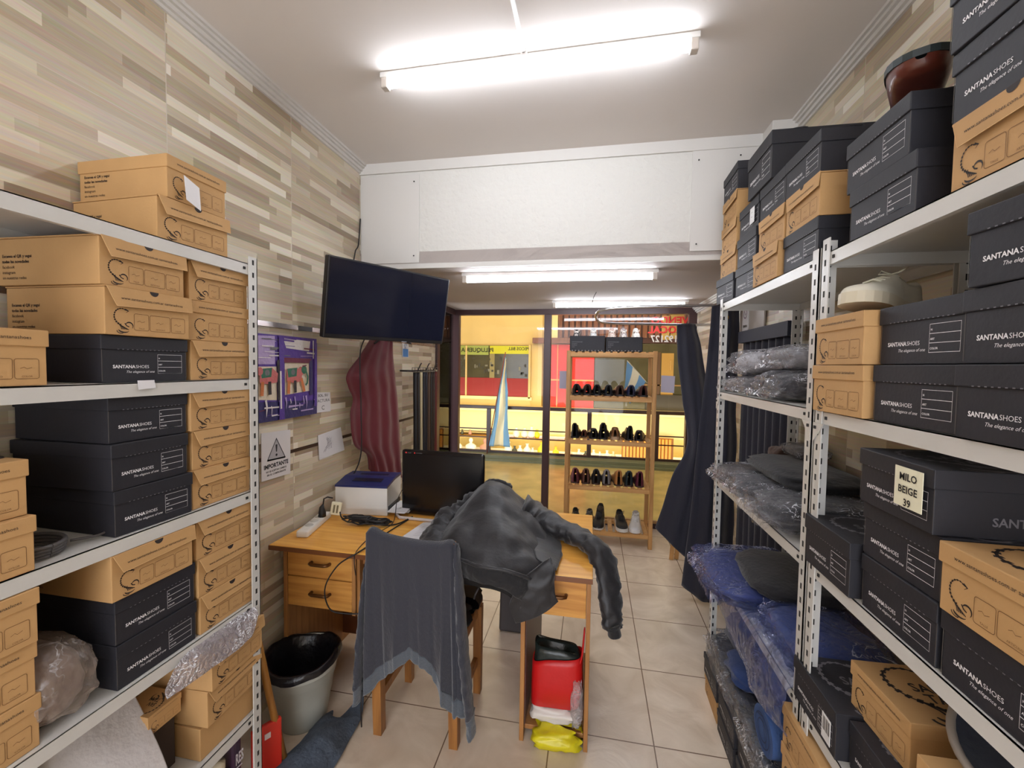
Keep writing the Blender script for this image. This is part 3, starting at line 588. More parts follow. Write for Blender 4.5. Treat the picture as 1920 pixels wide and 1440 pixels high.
def lid_art(b, kind, H, lidz):
    e = 0.0008; f = lambda u, v: (0.0035 + e, -BW / 2 + u, v)
    if kind == 'B':
        for i in range(15):
            u = 0.03 + i * 0.0105; b.ribbon([(u, lidz + 0.0012), (u + 0.004, lidz + 0.0012)], 0.0016, f, 3)
    else:
        b.text('www.santanashoes.com.ar santanashoes', 0.0092, lambda u, v: f(0.028 + u, lidz + 0.014 + v), 2, 0.0)
    g = lambda u, v: (-v, -BW / 2 + u, H + 0.0036)
    def gt(u, v): return (-0.020 - u * 1.1, 0.092 - v, H + 0.0034)
    scorpion(b, gt, 0.185, 0.0, 0.0, 2)
    b.text('SAN', 0.040, lambda u, v: gt(0.045 + u, 0.095 + v), 2, 0.02, sx=0.8); b.text('TANA', 0.040, lambda u, v: gt(0.055 + u, 0.060 + v), 2, 0.02, sx=0.8)
BOXMESH = {}
def boxmeshes(kind):
    if kind in BOXMESH: return BOXMESH[kind]
    base = blackc if kind == 'B' else kraft; H = BH
    b = MB(); b.box((-BL / 2, 0, (H - 0.003) / 2), (BL, BW, H - 0.003), 2, 0.0016)
    a = box_art(kind, H); n = len(b.v); b.add(a.v, a.f, 0); 
    for i, mi in enumerate(a.m): b.m[len(b.m) - len(a.m) + i] = mi
    if kind == 'B':   # worn pale corner edges
        for y in (-BW / 2, BW / 2): b.ribbon([(y, 0.004), (y, H - 0.006)], 0.0014, lambda u, v: (0.0004, u, v), 3)
    body = b.data('body', [silver if kind == 'B' else ink, silver2 if kind == 'B' else ink2, base, edge_b if kind == 'B' else kraft_in])
    b = MB(); lidz = H * 0.70
    if kind == 'K':   # tuck-flap lid: thin top and slanted front flap with thumb notch
        b.box((-BL / 2 + 0.001, 0, H - 0.001), (BL + 0.004, BW + 0.003, 0.0035), 0, 0.001)
        fl = [(-BW / 2 + 0.002, H), (BW / 2 + 0.005, H), (BW / 2 + 0.005, H * 0.66), (-BW / 2 + 0.020, H * 0.60)]
        def ff(u, v, d): return (0.0022 + d + (H - v) * 0.10, u, v)
        b.prism(fl, ff, 0.0, 0.002, 0); 
        b.ribbon([fl[2], fl[3], fl[0]], 0.001, lambda u, v: (0.0022 + 0.0022 + (H - v) * 0.10, u, v), 1)
        b.flatp([(x, y + H + 0.0005) for x, y in arc(0.006, 0, 0.011, 180, 360, 10)], lambda u, v: ff(u, v, 0.0026), 2)
        b.text('www.santanashoes.com.ar santanashoes', 0.0092, lambda u, v: ff(-BW / 2 + 0.030 + u, H * 0.66 + 0.010 + v, 0.0026), 2, 0.0)
    else:
        b.box((-BL / 2, 0, (lidz + H) / 2), (BL + 0.007, BW + 0.006, H - lidz), 0, 0.0018)
        lid_art(b, kind, H - 0.003, lidz)
    lid = b.data('lid', [base, kraft_in, ink if kind != 'B' else silver2, silver2])
    BOXMESH[kind] = (body, lid); return BOXMESH[kind]
CN = {'K': 'kraft shoe', 'L': 'kraft lidded shoe', 'B': 'black shoe'}
BOXES = {}
def shoebox(kind, xf, yc, z, side, desc, group, rot=0.0, sc=(1, 1, 1)):
    body, lid = boxmeshes(kind); t = empty('shoe_box', (xf, yc, z), (0 if side == 'L' else PI) + math.radians(rot)); t.scale = sc
    link('body', body, t); link('lid', lid, t)
    t['label'] = CN[kind] + ' box, ' + desc; t['category'] = 'box'; t['group'] = group
    return t
rj = random.Random(3)
POSN = {1: ['the only one'], 2: ['lower', 'upper'], 3: ['bottom', 'middle', 'top'], 4: ['bottom', 'second', 'third', 'top'], 5: ['bottom', 'second', 'middle', 'fourth', 'top']}
def stack(kinds, xf, yc, z, side, where, group, sc=(1, 1, 1), dx=(), dy=(), rots=(), hs=None):
    out = []; zz = z + 0.001
    for i, k in enumerate(kinds):
        s = (sc[0], sc[1], sc[2] * (hs[i] if hs else 1))
        d = (POSN[len(kinds)][i] + ' of ' + where) if len(kinds) > 1 else where
        o = shoebox(k, xf + (dx[i] if i < len(dx) else rj.uniform(-0.005, 0.003)), yc + (dy[i] if i < len(dy) else rj.uniform(-0.003, 0.003)), zz, side, d, group, rots[i] if i < len(rots) else rj.uniform(-0.8, 0.8), s)
        zz += (BH + 0.0012) * s[2]; out.append(o)
    return out
GL, GR = 'shoe boxes on the left shelving unit', 'shoe boxes on the right shelving units'
xl = LX - 0.015
# left unit: columns R (next to the post), M (middle) and N (nearest)
stack('K', xl + 0.000, 1.018, ZLs[4], 'L', 'lower of the two on the left top shelf', GL, rots=(-3,), dx=(0.0,))
s1 = stack('L', xl + 0.0, 1.027, ZLs[4] + 0.113, 'L', 'upper of two on the left top shelf, with white note', GL, sc=(1, 0.86, 1), rots=(-1,), dx=(0.0,))
stack('KLK', xl, 1.100, ZLs[3], 'L', 'three beside the post on the left second shelf', GL, dy=(0.0, -0.006, 0.0))
stack('BKK', xl, 0.880, ZLs[3], 'L', 'three in the middle of the left second shelf', GL, dy=(0, 0, -0.006), dx=(0, 0.012, 0.006))
stack('L', xl, 0.572, ZLs[3], 'L', 'at the left picture edge, second shelf, under a tan shoe', GL, dx=(0.01,))
stack('KKK', xl, 1.097, ZLs[2], 'L', 'three beside the post on the left third shelf', GL, dy=(0, 0.004, -0.004))
stack('BBB', xl, 0.890, ZLs[2], 'L', 'black trio in the middle of the left third shelf', GL, sc=(1, 0.93, 1), rots=(-2, 1, -1), dy=(0.003, -0.004, -0.003))
stack('LL', xl, 0.540, ZLs[2], 'L', 'pair at the left picture edge, third shelf', GL, dx=(0.012, 0.0))
stack('KKK', xl, 1.108, ZLs[1], 'L', 'three beside the post on the left fourth shelf', GL, dy=(0.004, 0, -0.004))
stack('BBK', xl, 0.893, ZLs[1], 'L', 'mixed stack in the middle of the left fourth shelf', GL, dy=(0.002, 0.0, -0.012), dx=(0, 0.0, 0.010))
stack('LLL', xl, 0.545, ZLs[1], 'L', 'three at the left picture edge, fourth shelf', GL, dx=(0, 0.0, 0.012))
stack('KK', xl + 0.012, 1.118, ZLs[0] + 0.10, 'L', 'two tilted on the left bottom shelf beside the post', GL, rots=(2, 3), dx=(0.0, 0.014))
stack('L', xl - 0.045, 0.945, ZLs[0] + 0.165, 'L', 'small one under the plastic packet on the left bottom shelf', GL, sc=(0.35, 0.45, 0.5))
stack('L', xl, 0.60, ZLs[0] + 0.02, 'L', 'corner peeping out at the very bottom left', GL)
b = MB(); b.bx(-1.36, LX - 0.02, 1.01, 1.215, ZLs[0] + 0.001, ZLs[0] + 0.098, 0, 0.002); o = b.build('carton', kraft); tag(o, 'plain brown carton under the two tilted boxes on the left bottom shelf', 'box')
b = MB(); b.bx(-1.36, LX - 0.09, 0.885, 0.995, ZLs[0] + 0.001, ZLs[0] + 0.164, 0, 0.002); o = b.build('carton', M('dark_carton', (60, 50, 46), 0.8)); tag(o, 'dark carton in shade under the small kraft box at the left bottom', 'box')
b = MB(); b.bx(-1.36, LX - 0.03, 0.50, 0.70, ZLs[0] + 0.001, ZLs[0] + 0.018, 0, 0.002); o = b.build('carton', kraft); tag(o, 'flat cardboard piece under the corner box at the very bottom left', 'box')
# notes stuck on
def note(name, corners, m, label, cat='note', lines=None, th=0.0012, par=None):
    b = MB(); P = [[Vector(corners[0]), Vector(corners[1])], [Vector(corners[3]), Vector(corners[2])]]; b.grid(P, 0, smooth=False)
    o = b.build(name, m if isinstance(m, list) else [m, ink], solid=th); return tag(o, label, cat)
note('paper_note', [(xl + 0.012, 0.975, 2.045), (xl + 0.014, 1.018, 2.028), (xl + 0.016, 1.020, 1.966), (xl + 0.016, 0.978, 1.982)], paper_m, 'white taped note on the end of the upper box, left top shelf')
# right units
RS = (1.0, 1.02, 1.06); xr = RX + 0.013
stack('BKKKB', xr, 2.115, ZRs[4], 'R', 'tall stack at the beam end of the right top shelf', GR, sc=RS, dx=(-0.01, 0, 0, 0, 0), rots=(3, 1, 0, -1, -1))
stack('BBB', xr, 1.868, ZRs[4], 'R', 'second stack from the beam on the right top shelf', GR, sc=RS, dy=(0.01, 0, 0), rots=(2, 0, 0))
stack('KKB', xr, 1.640, ZRs[4], 'R', 'third stack from the beam on the right top shelf', GR, sc=RS, dx=(-0.014, 0, 0), dy=(0.005, 0, 0))
shoebox('B', xr - 0.01, 1.742, ZRs[4] + 0.001 + 3 * 0.1184, 'R', 'large one crowning the second and third stacks, right top shelf', GR, 0, (1.1, 1.1, 1.45))
stack('BKB', xr, 1.420, ZRs[4], 'R', 'stack above the double post on the right top shelf', GR, sc=RS, dx=(0.0, 0, 0), dy=(0, -0.002, 0.006))
stack('BB', xr, 1.060, ZRs[4], 'R', 'pair with a brown shoe on top, right top shelf', GR, sc=(1, 1.03, 1.08), dy=(0, 0.024), dx=(0, 0))
stack('KBBB', xr, 0.772, ZRs[4], 'R', 'nearest stack, cut off by the frame, right top shelf', GR, sc=RS, dx=(0, 0, -0.006, 0.004), rots=(0, 0, 1.5, -1))
stack('LL', RX - 0.010, 1.148, ZRs[3], 'R', 'kraft pair beside the double post, right second shelf', GR, sc=(1, 1.0, 1.06), dy=(0.003, -0.002), rots=(1, -1))
stack('BB', xr - 0.004, 0.926, ZRs[3], 'R', 'black pair next to the kraft pair, right second shelf', GR, sc=(1, 1.04, 1.06))
stack('BBB', xr - 0.012, 0.706, ZRs[3], 'R', 'black stack at the frame edge, right second shelf', GR, sc=(1, 1.04, 1.06), dy=(0, 0, -0.014), rots=(0, 0, 4))
stack('B', RX - 0.008, 1.163, ZRs[2], 'R', 'low one directly beside the double post, right third shelf', GR, sc=(1, 0.98, 1.15), rots=(0,))
stack('BBB', xr - 0.004, 0.943, ZRs[2], 'R', 'three on the right third shelf, beside the low single', GR, sc=(1, 1.0, 1.04), dx=(0, 0, -0.012), dy=(0, 0, 0.004))
stack('BL', xr - 0.014, 0.722, ZRs[2], 'R', 'mixed pair at the right picture edge, third shelf', GR, sc=(1, 1.06, 1.04), dx=(0.01, 0))
stack('B', xr - 0.012, 1.200, ZRs[1], 'R', 'with barcode sticker, right fourth shelf beside the post', GR, sc=RS, rots=(0,))
stack('BL', xr + 0.012, 1.050, ZRs[1], 'R', 'two with a big scorpion lid, right fourth shelf', GR, sc=(1, 0.9, 1.0), dx=(0.0, 0.03), rots=(0, 2), dy=(-0.055, 0.0))
stack('LL', xr + 0.005, 0.765, ZRs[1], 'R', 'kraft pair at the bottom right corner of the frame', GR, sc=(1, 1.0, 1.03))
stack('LLL', xr - 0.02, 1.24, ZRs[0], 'R', 'three on the right bottom shelf under the barcode box', GR, sc=RS)
stack('BB', xr - 0.01, 1.02, ZRs[0], 'R', 'black pair on the right bottom shelf near the frame', GR, sc=RS)
# on the floor under the far right unit
stack('LB', xr - 0.03, 2.03, 0.0, 'R', 'floor pair below the far right unit, farther', GR, sc=(1, 1.0, 0.85), dx=(0, -0.006))
stack('BB', xr - 0.03, 1.80, 0.0, 'R', 'floor pair below the far right unit, middle', GR, sc=(1, 1.0, 0.85))
stack('BB', xr - 0.03, 1.575, 0.0, 'R', 'floor pair below the far right unit, nearest', GR, sc=(1, 1.0, 0.85))
def sticker(name, x, y0, y1, z0, z1, lines, size, label, m=None, rough=None, par=None):
    """paper sticker on a right-hand box front; viewer's left is +y"""
    b = MB(); b.bx(x, x - 0.0012, y0, y1, z0, z1, 0); 
    for k, w in enumerate(lines):
        b.text(w, size, lambda u, v: (x - 0.0020, (y0 + y1) / 2 - u, z1 - size * 1.25 * (k + 1) + v), 1, 0.02, 'CENTER')
    o = b.build(name, [m or M('cream_label', (232, 228, 200), 0.7), M('marker_black', (18, 16, 16), 0.6)], fix=False); return tag(o, label, 'label')
sticker('box_label', xr - 0.0225, 0.862, 0.932, 1.298, 1.372, ['MILO', 'BEIGE', '39'], 0.019, 'cream handwritten label on the top black box, right third shelf')
sticker('box_label', xr - 0.005, 1.79, 1.835, 2.115, 2.175, ['__', '__'], 0.014, 'small white label on a black box high on the right', M('white_label', (225, 225, 225), 0.6))
b = MB(); zb = ZRs[1] + 0.018; b.bx(RX - 0.0052, RX - 0.0042, 1.112, 1.150, zb, zb + 0.062, 0)
for i in range(9): b.bx(RX - 0.0055, RX - 0.0052, 1.116 + i * 0.0035, 1.116 + i * 0.0035 + (0.001 if i % 3 else 0.002), zb + 0.022, zb + 0.056, 1)
tag(b.build('barcode_sticker', [MATS['white_label'], ink]), 'white barcode sticker on the lone black box, right fourth shelf', 'sticker')
# ================================================================ DESK
dk = wood('desk_veneer_top', (226, 156, 62), (244, 186, 90), 0, 0.28); dkv = wood('desk_veneer_front', (182, 122, 56), (208, 150, 74), 0, 0.38)
dks = wood('desk_side_veneer', (150, 100, 52), (176, 124, 70), 2, 0.45); dkedge = M('desk_edge_band', (112, 66, 34), 0.4); dark_lam = M('purple_brown_laminate', (96, 70, 66), 0.4); back_lam = M('desk_inner_brown', (112, 66, 40), 0.45)
T = empty('office_desk', (-0.67, 1.96, 0))
def dpart(name, boxes, m, bev=0.002, par=None):
    b = MB()
    for q in boxes: b.bx(q[0] + 0.67, q[1] + 0.67, q[2] - 1.96, q[3] - 1.96, q[4], q[5], q[6] if len(q) > 6 else 0, bev)
    return b.build(name, m, par or T)
dpart('tabletop', [(-1.375, 0.022, 1.605, 2.31, 0.727, 0.750)], dk, 0.003)
dpart('edge_band', [(-1.375, 0.022, 1.602, 1.606, 0.728, 0.748)], dkedge, 0.001)
dpart('side_panel', [(-1.352, -1.334, 1.665, 2.28, 0.0, 0.727)], dks)
dpart('side_panel', [(-1.012, -0.995, 1.665, 2.28, 0.44, 0.727)], dks); dpart('side_panel', [(-0.988, -0.974, 1.665, 2.28, 0.44, 0.727)], dks)
dpart('side_panel', [(-0.262, -0.244, 1.675, 2.28, 0.0, 0.727, 0)], [dks, dark_lam]); dpart('side_panel', [(0.000, 0.017, 1.675, 2.28, 0.0, 0.727)], dks)
dpart('inner_panel', [(-0.2435, -0.240, 1.69, 2.28, 0.06, 0.54)], dark_lam, 0.0005)
dpart('back_panel', [(-1.334, -0.99, 2.10, 2.115, 0.05, 0.70)], back_lam)
dpart('rail', [(-0.974, -0.262, 1.69, 1.708, 0.665, 0.727)], dks); dpart('drawer_box', [(-1.330, -1.014, 1.69, 2.08, 0.455, 0.70)], back_lam); dpart('drawer_box', [(-0.24, -0.003, 1.70, 2.08, 0.56, 0.70)], dks)
dpart('bottom_shelf', [(-0.243, 0.0, 1.70, 2.20, 0.035, 0.055)], dks)
hm = M('drawer_handle_bronze', (104, 68, 34), 0.35, metal=0.6)
def drawer(x0, x1, z0, z1, hx):
    d = dpart('drawer_front', [(x0, x1, 1.668, 1.688, z0, z1)], dkv, 0.003)
    b = MB(); z = (z0 + z1) / 2 + 0.004
    b.tube([(hx - 0.045 + 0.67, 1.668 - 1.96, z), (hx - 0.043 + 0.67, 1.650 - 1.96, z), (hx - 0.03 + 0.67, 1.644 - 1.96, z), (hx + 0.03 + 0.67, 1.644 - 1.96, z), (hx + 0.043 + 0.67, 1.650 - 1.96, z), (hx + 0.045 + 0.67, 1.668 - 1.96, z)], 0.0075, 8)
    b.build('handle', hm, d)
drawer(-1.332, -1.014, 0.590, 0.722, -1.165); drawer(-1.332, -1.014, 0.452, 0.586, -1.165); drawer(-0.242, -0.001, 0.552, 0.722, -0.125)
tag(T, 'honey coloured wooden desk with drawers at both ends', 'desk')
b = MB(); b.bx(-0.965, -0.70, 1.75, 2.05, 0.565, 0.580, 0, 0.002); b.bx(-0.972, -0.965, 1.75, 2.05, 0.47, 0.60, 0); b.box((-0.955, 1.742, 0.59), (0.02, 0.01, 0.02), 1)
tag(b.build('keyboard_tray', [dks, M('knob_steel', (190, 190, 190), 0.3, metal=1)]), 'small wooden shelf tray tucked under the desk beside the left drawers', 'tray')
b = MB(); b.box((0, 0, 0.26), (0.20, 0.03, 0.52), 0, 0.012); o = b.build('grey_board', M('dark_grey_plastic', (70, 66, 68), 0.5), None, (-0.40, 2.38, 0.0)); o.rotation_euler = (math.radians(-6), 0, 0)
tag(o, 'dark grey rounded board standing on the floor behind the desk', 'board')
# ---------------------------------------------------------------- things on the desk
blk_pl = M('black_gloss_plastic', (20, 18, 20), 0.16); blk_mt = M('black_matt_plastic', (26, 24, 26), 0.5)
t = empty('monitor', (-0.755, 2.10, 0.75), math.radians(-2))
b = MB(); b.box((0, 0, 0.175), (0.455, 0.032, 0.345), 0, 0.012); b.build('casing', blk_pl, t)
b = MB(); b.box((0, -0.0162, 0.195), (0.415, 0.002, 0.262), 0); b.build('screen', M('screen_off', (20, 18, 19), 0.22), t)
b = MB(); b.tube([(-0.23, -0.02, 0.03), (-0.225, -0.065, 0.012), (-0.20, -0.085, 0.008), (0.20, -0.085, 0.008), (0.225, -0.065, 0.012)], 0.008, 8); b.bx(-0.1, 0.1, 0.0, 0.14, 0.0, 0.012, 0, 0.004); b.build('stand', M('clear_grey_plastic', (214, 206, 204), 0.2), t)
b = MB(); f = lambda u, v: (u, -0.0172, v)
b.ribbon(arc(0.012, 0.034, 0.0095, -30, 300, 14), 0.0035, f, 0); b.ribbon([(0.012, 0.022), (0.022, 0.022)], 0.003, f, 0); b.ribbon([(0.006, 0.022), (-0.001, 0.016)], 0.003, f)
b.ribbon(arc(-0.185, 0.030, 0.004, 0, 360, 10), 0.002, f, 1)
b.build('logo', [M('logo_white', (225, 225, 230), 0.4), M('dim_logo', (120, 120, 122), 0.4)], t, fix=False)
b = MB(); b.ribbon([(-0.205, 0.333), (-0.195, 0.333)], 0.007, f, 0); b.ribbon([(-0.155, 0.333), (-0.148, 0.333)], 0.008, f, 0); b.text('SMART', 0.0065, lambda u, v: f(-0.190 + u, 0.330 + v), 1, 0.0); b.text('MULTIMEDIA', 0.006, lambda u, v: f(-0.143 + u, 0.331 + v), 1, 0.0)
b.build('sticker', [M('sticker_red', (200, 34, 30), 0.5), M('sticker_grey', (128, 124, 124), 0.5)], t, fix=False)
tag(t, 'black flat computer monitor on the desk, switched off', 'monitor')
t = empty('printer', (-1.185, 2.115, 0.75), math.radians(6)); pw = M('printer_white', (220, 218, 212), 0.4); pb = M('printer_blue', (34, 42, 96), 0.35)
b = MB()
prof = [(-0.165, 0.0), (0.165, 0.0), (0.165, 0.185), (0.05, 0.175), (-0.08, 0.150), (-0.165, 0.142)]
b.bx(-0.14, 0.14, -0.09, 0.11, 0, 0.16, 0, 0.006); 
b.prism([(-0.095, 0.035), (0.115, 0.035), (0.115, 0.170), (0.02, 0.168), (-0.095, 0.150)], lambda u, v, d: (d, u, v), -0.14, 0.14, 0); b.build('body', pw, t)
b = MB(); b.prism([(-0.098, 0.150), (0.02, 0.168), (0.116, 0.170), (0.116, 0.182), (0.02, 0.181), (-0.098, 0.160)], lambda u, v, d: (d, u, v), -0.142, 0.142, 0); b.build('lid', pb, t)
b = MB(); b.prism([(-0.05, 0.170), (0.07, 0.181), (0.07, 0.1835), (-0.05, 0.1725)], lambda u, v, d: (d, u, v), -0.07, 0.09, 0); b.build('output_slot', M('printer_dark_blue', (16, 18, 40), 0.4), t)
b = MB(); b.bx(0.141, 0.143, -0.08, 0.10, 0.02, 0.05, 0); b.build('feed_slot', blk_mt, t)
b = MB(); b.bx(0.12, 0.25, -0.075, 0.10, 0.018, 0.026, 0, 0.002); b.build('paper_tray', pw, t)
tag(t, 'small white laser printer with a dark blue lid on the desk', 'printer')
b = MB()
for k in range(5): b.box((-0.985, 2.10, 0.7785 + k * 0.0012), (0.10, 0.15, 0.001), 0, 0, Matrix.Rotation(0.03 * k, 3, 'Z'))
tag(b.build('paper_stack', paper_m), 'few white sheets lying on the printer paper tray', 'paper')
t = empty('power_strip', (-1.31, 1.83, 0.75), math.radians(12)); b = MB(); b.box((0, 0, 0.016), (0.055, 0.27, 0.032), 0, 0.008); b.build('body', M('strip_white', (228, 224, 216), 0.35), t)
for k in range(3):
    b = MB(); b.lathe([(0.0, 0.0), (0.019, 0.0), (0.019, 0.002), (0.0, 0.0021)], (0, -0.06 + k * 0.055, 0.031), 16); b.build('socket', M('socket_grey', (196, 192, 184), 0.5), t)
tag(t, 'white power strip lying at the wall end of the desk', 'power strip')
b = MB(); b.box((0, 0, 0.03), (0.05, 0.018, 0.065), 0, 0.004); 
for k in range(2): b.box((-0.008 + 0.016 * k, -0.0095, 0.03), (0.009, 0.002, 0.04), 1)
o = b.build('plug_adapter', [M('adapter_cream', (232, 226, 196), 0.4), M('adapter_slots', (120, 110, 80), 0.5)], None, (-1.262, 1.925, 0.784)); o.rotation_euler = (0, 0.15, 0.3); tag(o, 'cream plug adapter standing in the power strip', 'adapter')
b = MB(); b.tube([(0, 0, 0), (0, 0, 0.02), (-0.002, 0, 0.045), (0.002, 0.005, 0.06)], [0.019, 0.018, 0.012, 0.005], 10); b.tube([(0.002, 0.005, 0.058), (0.01, 0.0, 0.09), (0.03, 0.0, 0.10), (0.045, 0.02, 0.09)], 0.0035, 6)
o = b.build('black_plug', blk_mt, None, (-1.308, 1.885, 0.783)); tag(o, 'black mains plug in the power strip beside the cream adapter', 'plug')
rr = random.Random(5); b = MB()
for k in range(9):
    cx, cy = -1.09 + rr.uniform(-0.05, 0.09), 1.915 + rr.uniform(-0.02, 0.03); pts = []; r0 = rr.uniform(0.03, 0.055)
    for i in range(16):
        a = i / 15 * 2 * PI * rr.uniform(0.95, 1.1); pts.append((cx + math.cos(a) * r0 * 1.5 + rr.uniform(-.004, .004), cy + math.sin(a) * r0 * 0.5, 0.756 + 0.006 * (k % 5) + 0.008 * abs(math.sin(a * 2 + k))))
    b.tube(pts, 0.0035, 6)
b.tube(spline([(-1.24, 1.93, 0.80), (-1.2, 1.90, 0.775), (-1.12, 1.93, 0.79), (-1.05, 1.9, 0.77), (-0.98, 1.9, 0.76), (-0.93, 1.95, 0.755), (-0.9, 2.05, 0.758)], 30), 0.0035, 6)
b.box((-1.11, 1.905, 0.778), (0.09, 0.03, 0.03), 0, 0.008)
tag(b.build('cable_bundle', blk_mt), 'tangle of black cables with a transformer in front of the printer', 'cable')
b = MB(); b.tube(spline([(-0.905, 2.02, 0.754), (-0.93, 1.85, 0.754), (-0.94, 1.70, 0.754), (-0.955, 1.60, 0.752), (-1.03, 1.585, 0.70), (-1.085, 1.58, 0.60), (-1.075, 1.60, 0.50), (-1.02, 1.63, 0.47), (-0.96, 1.66, 0.46)], 50), 0.003, 6)
b.tube(spline([(-0.99, 2.18, 0.90), (-0.985, 2.05, 0.84), (-0.96, 1.95, 0.757), (-0.98, 1.80, 0.754), (-0.975, 1.68, 0.754), (-0.96, 1.598, 0.74), (-0.955, 1.60, 0.66)], 40), 0.002, 6)
tag(b.build('loose_cable', blk_mt), 'thin black cable looping over the desk edge past the drawers', 'cable')
b = MB()
for k in range(3): b.grid([[(-0.85 + 0.01 * k, 1.78, 0.752 + 0.001 * k), (-0.66 + 0.004 * k, 1.785, 0.752 + 0.001 * k)], [(-0.82 + 0.006 * k, 2.0, 0.752 + 0.001 * k), (-0.68, 2.02, 0.752 + 0.001 * k)]], 0, smooth=False)
for i in range(8): b.ribbon([(-0.80, 1.83 + i * 0.018), (-0.72 + 0.01 * (i % 3), 1.832 + i * 0.018)], 0.002, lambda u, v: (u, v, 0.7552), 1)
tag(b.build('paper_sheets', [paper_m, M('grey_print', (150, 148, 152), 0.8)], fix=False), 'white printed papers on the desk between monitor and black jacket', 'paper')
# ---------------------------------------------------------------- black jacket heaped over the desk
jk = M('black_nylon', (26, 25, 29), 0.5, bump=0.35, bscale=26, sheen=0.2); rib = M('black_rib_knit', (20, 19, 22), 0.85, bump=0.3, bscale=90, sheen=0.2); jin = M('black_lining', (12, 11, 13), 0.7)
t = empty('black_jacket', (-0.38, 1.8, 0.75)); OFF = Vector((0.38, -1.8, -0.75))
def off(C): return [[Vector(p) + OFF for p in r] for r in C]
body = [  # rows from collar down the back to the hem hanging over the desk front; columns left to right
    [(-0.60, 2.04, 0.84), (-0.53, 2.04, 0.93), (-0.48, 2.03, 0.975), (-0.445, 2.02, 0.985), (-0.41, 2.02, 0.972), (-0.33, 2.04, 0.90), (-0.25, 2.08, 0.84)],
    [(-0.64, 1.97, 0.82), (-0.57, 1.94, 0.90), (-0.50, 1.91, 0.96), (-0.44, 1.90, 0.975), (-0.38, 1.91, 0.955), (-0.29, 1.95, 0.88), (-0.20, 2.02, 0.81)],
    [(-0.66, 1.86, 0.79), (-0.60, 1.82, 0.855), (-0.52, 1.79, 0.90), (-0.43, 1.78, 0.92), (-0.34, 1.79, 0.895), (-0.25, 1.84, 0.84), (-0.165, 1.93, 0.785)],
    [(-0.66, 1.74, 0.78), (-0.60, 1.70, 0.82), (-0.51, 1.66, 0.86), (-0.41, 1.65, 0.865), (-0.32, 1.66, 0.855), (-0.24, 1.71, 0.81), (-0.175, 1.80, 0.76)],
    [(-0.66, 1.63, 0.775), (-0.59, 1.61, 0.79), (-0.50, 1.59, 0.80), (-0.40, 1.56, 0.805), (-0.30, 1.56, 0.80), (-0.22, 1.59, 0.785), (-0.17, 1.67, 0.765)],
    [(-0.65, 1.597, 0.765), (-0.58, 1.592, 0.77), (-0.49, 1.57, 0.785), (-0.40, 1.53, 0.79), (-0.30, 1.53, 0.785), (-0.225, 1.555, 0.755), (-0.19, 1.60, 0.72)]]
b = MB(); b.grid(patch(off(body), 64, 70, 0.014, 7, 2.0, ridge=0.55)); b.build('back', jk, t, solid=0.004)
hem = [[(-0.65, 1.596, 0.768), (-0.58, 1.592, 0.775), (-0.49, 1.57, 0.790), (-0.40, 1.525, 0.793), (-0.30, 1.525, 0.788), (-0.225, 1.55, 0.758), (-0.19, 1.60, 0.722)],
       [(-0.65, 1.594, 0.74), (-0.58, 1.590, 0.745), (-0.49, 1.565, 0.755), (-0.40, 1.515, 0.762), (-0.30, 1.515, 0.752), (-0.225, 1.54, 0.715), (-0.19, 1.59, 0.69)],
       [(-0.65, 1.595, 0.705), (-0.58, 1.590, 0.712), (-0.49, 1.565, 0.722), (-0.40, 1.52, 0.735), (-0.31, 1.520, 0.72), (-0.235, 1.54, 0.67), (-0.20, 1.59, 0.65)]]
b = MB(); b.grid(patch(off(hem), 16, 90, 0.006, 30, 4.0)); b.build('hem_band', rib, t, solid=0.005)
ruf = [(p[0], p[1] - 0.006, p[2] + 0.002) for p in hem[0]]
b = MB(); b.tube([Vector(p) + OFF for p in spline(ruf, 60)], [0.007 + 0.0015 * noise.noise(Vector((i * 0.5, 0, 0))) for i in range(60)], 8, wr=0.3, seed=3); b.build('gathered_seam', jk, t)
front = [[(-0.25, 1.54, 0.75), (-0.205, 1.57, 0.775), (-0.17, 1.62, 0.79), (-0.145, 1.66, 0.785), (-0.135, 1.64, 0.80)],
         [(-0.27, 1.53, 0.70), (-0.22, 1.545, 0.715), (-0.175, 1.56, 0.74), (-0.13, 1.575, 0.77), (-0.125, 1.59, 0.775)],
         [(-0.285, 1.54, 0.64), (-0.24, 1.545, 0.645), (-0.19, 1.55, 0.66), (-0.15, 1.56, 0.68), (-0.12, 1.575, 0.70)],
         [(-0.262, 1.56, 0.575), (-0.235, 1.555, 0.585), (-0.19, 1.55, 0.605), (-0.145, 1.56, 0.63), (-0.105, 1.575, 0.665)]]
b = MB(); b.grid(patch(off(front), 28, 28, 0.008, 12, 6.0, ridge=0.4)); b.build('front_panel', jk, t, solid=0.006)
side = [[(-0.24, 1.93, 0.82), (-0.24, 1.86, 0.82), (-0.24, 1.78, 0.81), (-0.22, 1.70, 0.80), (-0.20, 1.64, 0.79)], [(-0.14, 1.95, 0.765), (-0.13, 1.86, 0.765), (-0.12, 1.78, 0.765), (-0.12, 1.70, 0.77), (-0.125, 1.60, 0.775)], [(-0.13, 1.94, 0.755), (-0.12, 1.86, 0.755), (-0.115, 1.78, 0.755), (-0.115, 1.70, 0.757), (-0.12, 1.61, 0.765)]]
b = MB(); b.grid(patch(off(side), 14, 26, 0.006, 12, 8.0)); b.build('side_panel', jk, t, solid=0.005)
